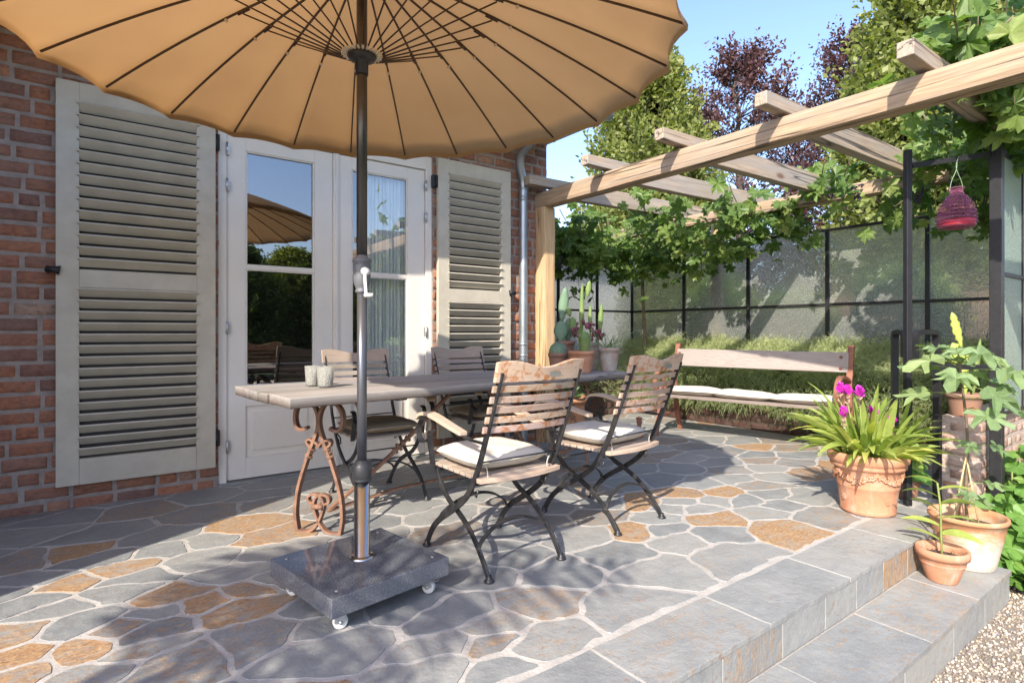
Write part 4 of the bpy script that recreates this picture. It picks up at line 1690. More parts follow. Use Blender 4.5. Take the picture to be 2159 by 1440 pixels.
for s_ in (-.125, 1.595):
    m = MB()
    def rb(pts, wv=.045, tv=.022):
        m.ribbon(smooth([BP(s_, a, b) for a, b in pts], 2), E_, wv, tv)
    rb([(.50, .945), (.485, .965), (.462, .95), (.455, .88), (.435, .78), (.41, .70), (.375, .645), (.385, .56), (.40, .42), (.44, .20), (.50, .05), (.52, .0)], .05, .026)
    rb([(.375, .645), (.30, .665), (.22, .69), (.09, .705), (-.03, .67), (-.08, .58), (-.06, .49), (.0, .45), (.05, .49), (.04, .55)], .045, .022)
    rb([(.02, .41), (.04, .30), (.01, .18), (-.03, .08), (-.05, .0)], .045, .026)
    rb([(.0, .40), (.2, .385), (.40, .40)], .04, .03)
    rb([(.04, .25), (.2, .20), (.43, .24)], .03, .018)
    rb([(.10, .66), (.12, .58), (.16, .50), (.15, .42)], .03, .016)
    m.build('cast_iron_end', 'rustbench', bench, bevel=.004)
bc = thing('bench_cushion', 'long cream cushion in puffed sections lying on the garden bench', 'cushion', (5.0, 3.1, .44))
mb = MB()
nl, nwd = 90, 10
for sgn in (1, -1):
    vs = []
    for i in range(nl + 1):
        s_ = -.10 + 1.65 * i / nl
        segp = (i / nl * 3) % 1
        if i == nl:
            segp = 1
        pf = (1 - abs(2 * segp - 1) ** 4) ** .5 * .8 + .2
        ed = min(1, min(i, nl - i) / 3)
        for j in range(nwd + 1):
            v = j / nwd * 2 - 1
            e = (1 - abs(v) ** 3) ** .5
            zz = .042 * e * pf * (ed ** .5)
            zz += noise.noise(Vector((s_ * 6, v * 2, sgn))) * .006 * e
            vs.append(BP(s_, .185 + v * (.165 + .012 * math.sin(s_ * 11)), .438 + .040 + sgn * zz + (.006 * math.sin(s_ * 5) if sgn > 0 else 0)))
    fs = []
    for i in range(nl):
        for j in range(nwd):
            k = i * (nwd + 1) + j
            f = (k, k + 1, k + nwd + 2, k + nwd + 1)
            fs.append(f[::-1] if sgn > 0 else f)
    mb.add(vs, fs, True)
mb.build('cover', 'cushion', bc)

# small iron lantern-post stub behind the chair nearest the bench
m = MB()
m.lathe([(0, 0), (.045, 0), (.045, .012), (.028, .02), (.022, .05), (.02, .14), (.03, .15), (.03, .165), (.02, .175), (.034, .19), (.034, .20), (.0, .215)], (4.62, 3.98, 0), 16)
tag(m.build('iron_bollard', 'rustbench'), 'short rusty iron stub standing on the paving beside the bench', 'bollard')


# ------------------------------------------------------------ leaves
VINE = [(90, 1.0), (76, .72), (66, .78), (55, .50), (40, .95), (28, .80), (18, .74), (8, .46), (-18, .82), (-34, .66), (-52, .66), (-72, .50), (-88, .12)]
FIG = [(90, 1.0), (78, .86), (70, .55), (66, .36), (54, .62), (44, .92), (34, .84), (24, .50), (18, .34), (2, .62), (-10, .72), (-24, .62), (-48, .46), (-70, .36), (-88, .14)]
ROUND = [(90, 1.0), (60, .96), (35, .86), (25, .95), (0, .93), (-20, .82), (-30, .9), (-55, .84), (-75, .6), (-89, .1)]


def lobed(mb, pos, nrm, up, size, shape, tint, cup=.18):
    nrm = Vector(nrm).normalized()
    up = Vector(up)
    up = (up - nrm * up.dot(nrm))
    if up.length < 1e-4:
        up = nrm.orthogonal()
    up.normalize()
    rt = up.cross(nrm)
    P = Vector(pos)
    full = shape + [(180 - a, r) for a, r in reversed(shape[1:-1])] if shape[0][0] == 90 else shape
    vs = [P - nrm * size * cup * .3]
    for a, r in full:
        x, y_ = math.cos(R(a)) * r, math.sin(R(a)) * r
        z = -cup * (x * x * 1.1 + max(0, y_) ** 2 * .5) + (.09 * math.sin(a * 1.7 + tint[0] * 20))
        r_j = 1 + .10 * math.sin(a * 3.1 + tint[0] * 50)
        x *= r_j
        y_ *= r_j
        vs.append(P + rt * x * size * .62 + up * y_ * size * .62 + nrm * z * size * .62)
    n = len(full)
    mb.add(vs, [(0, 1 + i, 1 + (i + 1) % n) for i in range(n)], False, tint)


def blade(mb, base, d, L, wd, bend, tint, n=6, fold=.25, prof=None, side=None):
    """strap or lance leaf that arches under its own weight"""
    p = Vector(base)
    d = Vector(d).normalized()
    sd_ = Vector(side) if side else d.cross(Vector((0, 0, 1)))
    if sd_.length < 1e-3:
        sd_ = Vector((1, 0, 0))
    sd_.normalize()
    if not side:
        sd_ = Matrix.Rotation(random.uniform(-.9, .9), 3, d) @ sd_
    vs = []
    for i in range(n + 1):
        f = i / n
        wv = (prof(f) if prof else math.sin(PI * min(.999, f * .92 + .08)) ** .7) * wd / 2
        nn_ = sd_.cross(d).normalized()
        vs += [p - sd_ * wv + nn_ * fold * wv, p.copy(), p + sd_ * wv + nn_ * fold * wv]
        p = p + d * (L / n)
        d = (d + Vector((0, 0, -bend / n))).normalized()
    fs = []
    for i in range(n):
        k = i * 3
        fs += [(k, k + 1, k + 4, k + 3), (k + 1, k + 2, k + 5, k + 4)]
    mb.add(vs, fs, True, tint)


def gauss(s):
    return random.gauss(0, s)


# grape vine over the pergola
random.seed(21)
vine = thing('grape_vine', 'grape vine trained over the pergola with broad lobed leaves and dark grapes', 'vine', (5.9, 5.2, 0))
lv = MB()
stems = MB()


def vleaf(p, smin=.07, smax=.16, bright=0.0):
    nrm = Vector((-.55 + gauss(.45), -.35 + gauss(.45), .55 + gauss(.4)))
    up = Vector((gauss(.6), gauss(.6), -.9 + gauss(.4)))
    t_ = min(1, max(0, random.betavariate(1.6, 2.2) + bright))
    lobed(lv, p, nrm, up, rnd(smin, smax) * 1.15, VINE, (t_, 0, 0), rnd(.05, .45))


def canes(p0, p1, spread, nleaf, smin=.07, smax=.16, droop=.2):
    smin, smax, nleaf = smin * 1.05, smax * 1.2, int(nleaf * .66)
    p0, p1 = Vector(p0), Vector(p1)
    P = []
    ph = rnd(0, 6)
    for i in range(9):
        f = i / 8
        q = p0.lerp(p1, f) + Vector((math.sin(ph + f * 5) * spread * .5, math.cos(ph + f * 4) * spread * .5, -droop * math.sin(PI * f) + gauss(.02)))
        P.append(q)
    stems.tube(P, [.006 - .004 * i / 8 for i in range(9)], 5)
    for i in range(nleaf):
        f = random.random()
        k = min(7, int(f * 8))
        q = P[k].lerp(P[k + 1], f * 8 - k)
        v = Vector((gauss(spread), gauss(spread), gauss(spread * .8)))
        vleaf(q + v, smin, smax)


# along the back beam
for i in range(15):
    y0 = rnd(1.3, 5.4)
    canes((5.95 + gauss(.1), y0, 2.47 + gauss(.05)), (5.85 + gauss(.18), y0 + gauss(.5), 2.35 + gauss(.18)), .13, 24)
# hanging fringe just above and in front of the glass
for i in range(15):
    y0 = rnd(1.2, 5.5)
    canes((6.1, y0, 2.40), (6.15 + gauss(.08), y0 + gauss(.25), 2.17 + gauss(.07)), .09, 17, .08, .15)
# denser mass at the far left corner, trailing down
for i in range(36):
    x0 = rnd(4.35, 6.1)
    y0 = rnd(4.75, 5.6)
    canes((x0, y0, rnd(2.25, 2.6)), (x0 + gauss(.2), y0 + gauss(.2), rnd(1.95, 2.35)), .13, 25, .07, .15)
for (x, y, z0, z1, n) in ((5.05, 5.35, 2.1, 1.55, 16), (5.25, 5.3, 2.0, 1.38, 15), (4.6, 5.2, 2.1, 1.85, 18), (4.25, 5.0, 2.3, 1.85, 22), (5.55, 5.1, 2.1, 1.75, 26), (5.8, 4.9, 2.1, 1.6, 24), (6.0, 4.7, 2.1, 1.7, 26), (5.7, 4.6, 2.2, 1.85, 22), (6.1, 4.3, 2.2, 1.85, 20)):
    canes((x, y, z0), (x + .03, y, z1), .07, n, .08, .14, 0)
# draped across rafters
for (a, b, n, sp) in (((4.6, 4.1, 2.62), (5.8, 4.5, 2.5), 40, .12), ((5.0, 3.2, 2.6), (5.9, 3.6, 2.5), 46, .14), ((5.2, 2.2, 2.66), (5.95, 2.6, 2.6), 34, .12), ((4.9, 3.7, 2.55), (5.5, 3.9, 2.2), 28, .12),
                      ((5.3, 1.5, 2.70), (5.95, 1.9, 2.65), 34, .12), ((4.7, 1.4, 2.70), (5.6, 1.2, 2.68), 30, .11), ((5.0, 1.0, 2.66), (6.0, 1.3, 2.6), 34, .13)):
    canes(a, b, sp, n)
    canes((a[0] + .2, a[1] + .2, a[2]), (b[0], b[1] + .3, b[2] + .1), sp, n)
# upper right corner, above and behind the front beam
for i in range(26):
    x0, y0 = rnd(4.0, 5.0), rnd(.85, 1.2)
    canes((x0, y0, rnd(2.72, 2.85)), (x0 + gauss(.3), y0 + gauss(.12), rnd(2.78, 3.2)), .10, 18, .09, .18)
for i in range(8):
    x0, y0 = rnd(4.6, 5.5), rnd(.8, 1.1)
    canes((x0, y0, 2.62), (x0 + gauss(.2), y0 + gauss(.08), rnd(2.38, 2.52)), .08, 14, .09, .16)
# trunk of the vine
stems.tube(smooth([(6.15, 5.2, .3), (6.1, 5.15, 1.0), (6.12, 5.22, 1.7), (6.0, 5.1, 2.3), (5.93, 4.6, 2.5), (5.92, 3.4, 2.52), (5.93, 2.2, 2.5), (5.9, 1.0, 2.55), (5.0, .8, 2.66)], 2), [.028] * 3 + [.022] * 50, 7) if False else None
P = smooth([(6.15, 5.2, .3), (6.1, 5.15, 1.0), (6.12, 5.22, 1.7), (6.0, 5.1, 2.3), (5.93, 4.6, 2.5), (5.92, 3.4, 2.52), (5.93, 2.2, 2.5), (5.9, 1.0, 2.55), (5.0, .8, 2.66)], 2)
stems.tube(P, [.026 - .016 * i / len(P) for i in range(len(P))], 7)
lv.build('foliage', 'vine', vine)
stems.build('stem', 'woodystem', vine)
for (x, y, z) in ((5.55, 2.25, 2.42), (5.75, 1.85, 2.36), (5.62, 1.55, 2.40), (5.80, 1.45, 2.33), (5.50, 2.45, 2.48), (5.3, 1.25, 2.5), (4.7, 5.15, 1.98), (4.45, 5.05, 2.0)):
    m = MB()
    for i in range(38):
        f = random.random()
        rr = .048 * (1 - f * .75)
        a = rnd(0, 6.28)
        m.ball((x + rr * math.cos(a), y + rr * math.sin(a), z - f * .15), .0098, 6, 4)
    m.build('grape_cluster', 'grape', vine)

# ------------------------------------------------------------ rosemary bed behind the bench
random.seed(5)
rm = MB()


def sprig(p, d, L, bend, tcol, nn_=7):
    p = Vector(p)
    d = Vector(d).normalized()
    s0 = d.orthogonal().normalized()
    step = L / nn_
    for i in range(nn_):
        q = p + d * step
        s1 = Matrix.Rotation(i * 2.4, 3, d) @ s0
        for sg in (1, -1):
            e = (s1 * sg + d * .8).normalized()
            wv = e.cross(d).normalized() * .0026
            a = p + e * rnd(.018, .036)
            rm.add([p - wv, p + wv, a], [(0, 1, 2)], False, tcol)
        wv = s0 * .0016
        rm.add([p - wv, p + wv, q + wv, q - wv], [(0, 1, 2, 3)], False, (tcol[0] * .5, 0, 0))
        p = q
        d = (d + Vector((gauss(.06), gauss(.06), -bend / nn_))).normalized()


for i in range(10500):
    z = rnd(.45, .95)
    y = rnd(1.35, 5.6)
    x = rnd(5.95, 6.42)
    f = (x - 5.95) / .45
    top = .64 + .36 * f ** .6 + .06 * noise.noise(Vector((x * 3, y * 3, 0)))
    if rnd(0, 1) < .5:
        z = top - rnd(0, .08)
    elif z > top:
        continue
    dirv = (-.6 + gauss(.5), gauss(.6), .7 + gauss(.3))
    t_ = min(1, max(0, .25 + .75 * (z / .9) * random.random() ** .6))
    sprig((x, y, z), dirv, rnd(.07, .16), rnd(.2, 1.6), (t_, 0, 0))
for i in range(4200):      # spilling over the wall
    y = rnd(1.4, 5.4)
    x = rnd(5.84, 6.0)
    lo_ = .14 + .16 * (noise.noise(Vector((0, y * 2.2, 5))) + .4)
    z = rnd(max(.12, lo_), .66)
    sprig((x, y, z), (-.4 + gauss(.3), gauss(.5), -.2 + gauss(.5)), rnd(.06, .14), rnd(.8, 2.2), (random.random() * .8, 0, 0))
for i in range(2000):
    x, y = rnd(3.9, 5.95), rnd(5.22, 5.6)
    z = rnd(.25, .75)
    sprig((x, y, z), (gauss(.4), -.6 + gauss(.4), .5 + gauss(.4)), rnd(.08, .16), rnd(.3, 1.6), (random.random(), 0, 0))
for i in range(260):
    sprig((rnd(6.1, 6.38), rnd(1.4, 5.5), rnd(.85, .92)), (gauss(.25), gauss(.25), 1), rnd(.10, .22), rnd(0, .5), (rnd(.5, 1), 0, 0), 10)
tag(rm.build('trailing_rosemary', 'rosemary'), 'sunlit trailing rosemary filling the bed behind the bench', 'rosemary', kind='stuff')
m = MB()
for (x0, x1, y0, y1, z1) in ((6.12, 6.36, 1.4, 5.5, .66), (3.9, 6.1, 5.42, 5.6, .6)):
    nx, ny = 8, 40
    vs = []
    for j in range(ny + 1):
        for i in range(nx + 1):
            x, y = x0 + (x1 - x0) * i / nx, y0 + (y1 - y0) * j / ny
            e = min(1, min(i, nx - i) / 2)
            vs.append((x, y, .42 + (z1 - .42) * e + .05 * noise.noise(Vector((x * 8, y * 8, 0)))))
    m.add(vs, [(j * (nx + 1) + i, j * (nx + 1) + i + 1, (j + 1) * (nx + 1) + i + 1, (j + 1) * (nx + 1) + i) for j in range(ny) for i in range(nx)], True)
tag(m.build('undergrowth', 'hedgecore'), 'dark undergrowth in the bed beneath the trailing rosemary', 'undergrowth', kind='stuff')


# ------------------------------------------------------------ pots and plants
def pot(root, c, r0, r1, h, matn, rim=.02, lip=.006, seg=40, soil=True, soilz=None, name='pot'):
    m = MB()
    x, y, z = c
    rr = r1
    prof = [(0, .0), (r0 * .97, 0), (r0, .004)]
    for k in range(1, 7):
        f = k / 6
        prof.append((r0 + (rr - lip - r0) * f, (h - rim) * f))
    prof += [(rr, h - rim + .001), (rr + lip * .3, h - rim * .5), (rr, h - .002), (rr - .004, h), (rr - .014, h - .001), (rr - .018, h - .03), (rr * .86, h * .55)]
    m.lathe(prof, (x, y, z), seg)
    o = m.build(name, matn, root)
    if soil:
        sz = soilz if soilz else h * .82
        s_ = MB()
        rs_ = rr - .016
        vs = [(x, y, z + sz + .006)]
        for ring, f in ((1, .5), (2, 1)):
            for k in range(24):
                a = 2 * PI * k / 24
                vs.append((x + rs_ * f * math.cos(a), y + rs_ * f * math.sin(a), z + sz + noise.noise(Vector((k, ring, 0))) * .008))
        fs = [(0, 1 + k, 1 + (k + 1) % 24) for k in range(24)] + [(1 + k, 25 + k, 25 + (k + 1) % 24, 1 + (k + 1) % 24) for k in range(24)]
        s_.add(vs, fs, True)
        s_.build('soil', 'soil', root)
    return o


# large pot with magenta ginger lilies
random.seed(33)
PX, PY = 3.845, 1.50
bp_ = thing('flower_pot', 'large terracotta urn with garland relief holding magenta flowered strap-leaf plant', 'flower pot', (PX, PY, 0))
m = MB()
PS, PH = .80, 1.06
m.lathe([(a * PS, b * PH) for a, b in [(0, 0), (.172, 0), (.186, .006), (.188, .02), (.185, .026), (.20, .12), (.207, .150), (.212, .155), (.209, .162), (.22, .215), (.226, .252), (.238, .258), (.252, .266), (.256, .276), (.250, .284), (.258, .290), (.270, .300), (.274, .318), (.270, .338), (.258, .348), (.244, .346), (.236, .335), (.22, .25)]], (PX, PY, 0), 64)
pm = m.build('pot', 'terracotta', bp_)
gm = MB()
for k in range(150):
    a = 2 * PI * k / 150
    sw = abs(math.sin(a * 2.5))
    z = .243 - .045 * sw
    r_ = .2135 + (z - .16) * .17
    for q in range(3):
        aa = a + gauss(.02)
        zz = z + gauss(.008)
        gm.ball((PX + (r_ + .004) * PS * math.cos(aa), PY + (r_ + .004) * PS * math.sin(aa), zz * PH), rnd(.005, .009), 6, 4)
gm.build('garland_relief', 'terracotta', pm)
for a in (R(-118), R(-40), R(150)):
    ro_ = MB()
    for k in range(6):
        b = k * PI / 3
        r_ = .195 * PS
        ro_.ball((PX + r_ * math.cos(a + .07 * math.cos(b) * .9), PY + r_ * math.sin(a + .07 * math.cos(b) * .9), .095 + .013 * math.sin(b)), .0075, 6, 4)
    ro_.ball((PX + .195 * PS * math.cos(a), PY + .195 * PS * math.sin(a), .095), .007, 6, 4)
    ro_.build('rosette', 'terracotta', pm)
s_ = MB()
s_.lathe([(.0, .32), (.10, .325), (.18, .32)], (PX, PY, 0), 24)
s_.build('soil', 'soil', bp_)
lf = MB()
for i in range(185):
    a = rnd(0, 2 * PI)
    r_ = .15 * math.sqrt(random.random())
    out = random.random()
    el = rnd(.5, 1.5) if i % 3 else rnd(.25, .7)
    d = Vector((math.cos(a) * math.cos(el), math.sin(a) * math.cos(el), math.sin(el)))
    L = rnd(.22, .43) if el > .5 else rnd(.20, .33)
    b0 = Vector((PX + r_ * math.cos(a), PY + r_ * math.sin(a), .34 + (rnd(0, .10) if i % 2 else 0)))
    blade(lf, b0, d, L, rnd(.022, .046), rnd(.3, 1.3), (min(1, max(0, random.betavariate(2, 1.6) - (.15 if el > .9 else -.15))), 0, 0), 7, .35)
lf.build('leaves', 'lily', bp_)
for (u, v, ddep) in ((1787, 826, -.12), (1813, 829, -.15), (1779, 873, -.2), (1772, 822, -.02), (1881, 890, -.2), (1847, 868, -.08), (1836, 865, -.05)):
    # each bloom sits on a short pink bract spike
    dd = 3.55 + ddep
    uu, vv = (u - 1080) / 1197, (700 - v) / 1197
    p = Vector((dd * (.59664 + uu * .8025), dd * (.8025 - uu * .59664), 1.1 + dd * vv))
    m = MB()
    big = 1.0 if v not in (868, 865) else .6
    for k in range(12):
        a = k * 2.4
        f = k / 12
        blade(m, p + Vector((0, 0, -.02 + f * .03)), (math.cos(a) * (1.1 - f * .6), math.sin(a) * (1.1 - f * .6), .7 + f), .046 * big, .040 * big, -.5, (1, 1, 1), 3, .5)
    fl_ = m.build('flower', 'flower', bp_)
    m = MB()
    for k in range(14):
        a = k * 2.4
        blade(m, p + Vector((0, 0, -.085 + k * .0045)), (math.cos(a), math.sin(a), .9), .024, .018, -.2, (1, 1, 1), 3, .5)
    m.build('bract', 'bract', fl_)
    m = MB()
    m.tube([p + Vector((0, 0, -.06)), Vector((PX + (p.x - PX) * .4, PY + (p.y - PY) * .4, .30))], .004, 5)
    m.build('flower_stalk', 'stem', fl_)

# small pot with a young ginger shoot
SX, SY, SZ = 3.49, 1.015, -.164
sp_ = thing('potted_seedling', 'small plain terracotta pot with a young lance-leaved shoot on the lower step', 'plant pot', (SX, SY, SZ))
pot(sp_, (SX, SY, SZ), .066, .114, .165, 'terracotta', .04, .008, soilz=.118)
m = MB()
top = Vector((SX + .03, SY + .03, .32))
m.tube(smooth([(SX, SY, SZ + .115), (SX - .004, SY + .004, .06), (SX + .012, SY + .01, .2), top], 2), [.006] * 5 + [.0045] * 20 if False else .005, 6)
m.build('stem', 'stem', sp_)
m = MB()
for i in range(9):
    f = .22 + .78 * i / 8
    q = Vector((SX, SY, SZ + .115)).lerp(top, f)
    a = R(140) + (PI if i % 2 else 0) + gauss(.3) - .6
    d = (math.cos(a), math.sin(a), .45)
    blade(m, q, d, rnd(.14, .21), .042, rnd(.5, 1.1), (rnd(.3, .8), 0, 0), 7, .25)
m.build('leaves', 'lily', sp_)
m = MB()
for i in range(60):
    a, r_ = rnd(0, 6.28), .085 * math.sqrt(random.random())
    blade(m, (SX + r_ * math.cos(a), SY + r_ * math.sin(a), SZ + .122), (gauss(1), gauss(1), .2), rnd(.02, .04), .004, .5, (1, 1, 1), 2)
m.build('bark_mulch', 'bark', sp_)

# limed pot with a young fig
FXp, FYp, FZp = 3.845, 1.004, -.164
fg = thing('potted_fig', 'young fig tree tied to canes in a lime-stained terracotta pot', 'potted tree', (FXp, FYp, FZp))
pot(fg, (FXp, FYp, FZp), .122, .178, .275, 'limed', .025, .007, soilz=.21)
for k, (dx, dy, tx, ty, h) in enumerate(((-.07, .05, 0, 0, .62), (.07, .06, .01, 0, .66), (-.02, -.06, .005, .01, .60))):
    m = MB()
    m.tube([(FXp + dx, FYp + dy, FZp + .20), (FXp + tx, FYp + ty, FZp + h)], .0045, 6)
    m.build('cane', 'bamboo', fg)
m = MB()
fst = smooth([(FXp + .01, FYp, FZp + .2), (FXp + .0, FYp + .01, .2), (FXp + .02, FYp, .5), (FXp + .0, FYp + .02, .78), (FXp - .02, FYp + .03, .93)], 2)
m.tube(fst, [.009 - .004 * i / len(fst) for i in range(len(fst))], 7)
m.build('stem', 'woodystem', fg)
m = MB()
st_ = MB()
for (f, ang, L, s_, el) in ((.99, 80, .10, .15, .7), (.97, 230, .11, .16, .45), (.96, 330, .12, .17, .35), (.93, 140, .12, .17, .3), (.90, 20, .16, .17, .2), (.86, 280, .14, .19, .1), (.83, 190, .15, .18, .15), (.79, 340, .17, .19, .0), (.76, 250, .12, .19, -.1), (.72, 120, .15, .17, .1), (.70, 300, .16, .18, -.2),
                            (.98, 180, .06, .10, 1.0), (.97, 20, .07, .12, .9), (.68, 220, .16, .16, 0), (.52, 280, .09, .10, .2), (.48, 200, .08, .09, .3), (.33, 300, .08, .10, .3), (.30, 200, .09, .09, .4), (.26, 350, .10, .11, .2), (.88, 60, .2, .16, .1)):
    q = fst[min(len(fst) - 1, int(f * (len(fst) - 1)))]
    a = R(ang)
    d = Vector((math.cos(a) * math.cos(el), math.sin(a) * math.cos(el), math.sin(el)))
    e = q + d * L + Vector((0, 0, .01))
    st_.tube([q, q + d * L * .5 + Vector((0, 0, .02)), e], .0028, 5)
    s_ = s_ * 1.25
    lobed(m, e + d * s_ * .25, (d.x * .25 + gauss(.15) - .2, d.y * .25 + gauss(.15) - .25, 1), d, s_ * 1.05, FIG, (rnd(.1, 1), 0, 0), .35)
m.build('leaves', 'fig', fg)
st_.build('leaf_stalk', 'stem', fg)

# pot with pale crested cactus on the low wall
CXp, CYp = 4.67, 1.235
cp = thing('potted_cactus', 'tall pale yellow-green cactus in a brown pot on the low wall', 'potted cactus', (CXp, CYp, .545))
pot(cp, (CXp, CYp, .545), .075, .105, .15, 'terradark', .03, .006)


def pad(mb, base, d, L, wd, th=.018, side=None, crinkle=0):
    """flattened cactus segment"""
    d = Vector(d).normalized()
    sd_ = Vector(side) if side else Vector((.8, -.6, 0))
    sd_ = (sd_ - d * sd_.dot(d)).normalized()
    nn_ = d.cross(sd_)
    n, k_ = 12, 12
    vs = []
    for i in range(n + 1):
        f = i / n
        wv = wd / 2 * (math.sin(PI * min(1, (f * .93 + .05))) ** .55) * (.55 + .45 * min(1, f * 2.2))
        if i == n:
            wv *= .3
        for k in range(k_):
            a = 2 * PI * k / k_
            cr_ = 1 + crinkle * math.sin(i * 2.6) * (abs(math.cos(a)) ** 2)
            vs.append(Vector(base) + d * L * f + sd_ * wv * cr_ * math.cos(a) + nn_ * min(th, wv) * math.sin(a))
    fs = [(i * k_ + k, i * k_ + (k + 1) % k_, (i + 1) * k_ + (k + 1) % k_, (i + 1) * k_ + k) for i in range(n) for k in range(k_)]
    fs.append(tuple(n * k_ + k for k in range(k_)))
    mb.add(vs, fs, True)


cpx = MB()
pad(cpx, (CXp, CYp, .66), (.02, .0, 1), .30, .055, .016, crinkle=.25)
pad(cpx, (CXp - .01, CYp, .88), (-.5, .3, 1.0), .17, .085, .016, crinkle=.3)
pad(cpx, (CXp - .03, CYp + .01, 1.0), (-.42, .30, 1.9), .24, .06, .014, crinkle=.3)
pad(cpx, (CXp - .01, CYp, .90), (-1, .7, .35), .12, .05, .012, crinkle=.3)
pad(cpx, (CXp, CYp, .92), (.7, -.5, .7), .12, .05, .012, crinkle=.3)
cpx.build('cactus_stem', 'cactuspale', cp)
m = MB()
for (dx, dy, a, L) in ((.05, -.03, 1, .30), (.10, -.06, 1.2, .24)):
    pad(m, (CXp + dx, CYp + dy, .66), (.1 * a, -.08 * a, 1), L + .1, .035, .01, crinkle=.15)
m.build('side_shoot', 'cactusgreen', cp)

# leafy plant at the foot of the frame
gp = thing('potted_mallow', 'round-leaved green plant in a brown pot behind the lime-stained pot', 'potted plant', (4.36, 1.40, 0))
pot(gp, (4.36, 1.47, 0), .06, .085, .13, 'terradark', .02, .004)
m = MB()
for i in range(46):
    a, r_ = rnd(0, 6.28), rnd(.02, .12)
    q = (4.36 + r_ * math.cos(a), 1.47 + r_ * math.sin(a), rnd(.14, .36))
    lobed(m, q, (math.cos(a) * .5 - .3, math.sin(a) * .5 - .3, .8), (math.cos(a), math.sin(a), .1), rnd(.06, .10), ROUND, (rnd(.1, .9), 0, 0), .2)
m.build('leaves', 'ivy', gp)

# mallow plants growing in the gravel on the right
random.seed(77)
gm_ = thing('mallow_plant', 'broad-leaved mallow spilling over the gravel beside the lower step', 'plant', (4.25, .75, -.335))
m = MB()
st_ = MB()
for i in range(230):
    x, y = 4.05 + abs(gauss(.26)), rnd(.42, 1.08)
    f = min(1, (x - 3.98) / .4)
    z = -.30 + rnd(.02, .12 + .36 * f)
    if y < .6:
        z = min(z, -.33 + rnd(.03, .22))
    lobed(m, (x, y, z), (-.35 + gauss(.3), -.5 + gauss(.3), .8 + gauss(.2)), (gauss(1), gauss(1), -.2), rnd(.09, .16), ROUND if i % 3 else VINE, (random.betavariate(2, 2), 0, 0), rnd(.1, .35))
    if i % 2:
        st_.tube([(x, y, z), (4.35 + (x - 4.35) * .4, y * .8 + .15, -.33)], .003, 4)
m.build('leaves', 'ivy', gm_)
st_.build('leaf_stalk', 'stem', gm_)
gm2 = thing('tall_mallow_plant', 'tall green-leaved plant against the low pinkish brick wall', 'plant', (4.95, .95, -.335))
m = MB()
st_ = MB()
for k in range(7):
    bx, by = 4.95 + gauss(.2), .92 + gauss(.06)
    tp_ = Vector((bx + gauss(.06), by + gauss(.05), rnd(.15, .45)))
    st_.tube([(bx, by, -.335), tp_], .005, 5)
    for i in range(22):
        q = Vector((bx, by, -.335)).lerp(tp_, rnd(.2, 1))
        a = rnd(0, 6.28)
        d = Vector((math.cos(a), math.sin(a), .3))
        lobed(m, q + d * .06, (gauss(.3) - .2, gauss(.3) - .4, .8), d, rnd(.06, .11), ROUND, (rnd(0, .8), 0, 0), .25)
m.build('leaves', 'ivy', gm2)
st_.build('stem', 'stem', gm2)


# pots on the table --------------------------------------------------------
def tabpot(u, rimy, d, r, matn, label, name='potted_cactus', cat='potted cactus', r0=.75, rim=.03):
    p = cam_pt(u, rimy, d)
    h = p.z - TZ
    t = thing(name, label, cat, (p.x, p.y, TZ), 0, 'potted plants on the table')
    pot(t, (p.x, p.y, TZ + .001), r * r0, r, h, matn, rim, .005, 32)
    return t, p


SIDE = (.8025, -.5966, 0)
t1, p1 = tabpot(1177, 744, 4.60, .080, 'terradark', 'round spiny ball cactus in a small dark pot at the left of the table pots')
m = MB()
for i in range(1):
    vs = []
seg, rg = 48, 14
for i in range(rg + 1):
    th = PI * i / rg * .62
    for k in range(seg):
        a = 2 * PI * k / seg
        rr = .066 * (1 + .07 * math.cos(a * 16))
        vs.append((p1.x + rr * math.sin(th + .0) * math.cos(a), p1.y + rr * math.sin(th) * math.sin(a), p1.z + .015 + .07 * math.cos(th)))
m.add(vs, [(i * seg + k, (i + 1) * seg + k, (i + 1) * seg + (k + 1) % seg, i * seg + (k + 1) % seg) for i in range(rg) for k in range(seg)], True)
m.build('cactus_body', 'cactusblue', t1)
sp = MB()


def spines(c, r, h, n, L=.012, cyl=False):
    for i in range(n):
        a = rnd(0, 6.28)
        if cyl:
            z = rnd(0, h)
            q = Vector(c) + Vector((r * math.cos(a), r * math.sin(a), z))
            d0 = Vector((math.cos(a), math.sin(a), .3))
        else:
            th = rnd(0, 1.9)
            d0 = Vector((math.sin(th) * math.cos(a), math.sin(th) * math.sin(a), math.cos(th)))
            q = Vector(c) + Vector((d0.x * r, d0.y * r, d0.z * h))
        for s in range(3):
            e = (d0 + Vector((gauss(.5), gauss(.5), gauss(.5)))).normalized()
            wv = e.orthogonal().normalized() * .0009
            sp.add([q - wv, q + wv, q + e * L], [(0, 1, 2)], False)


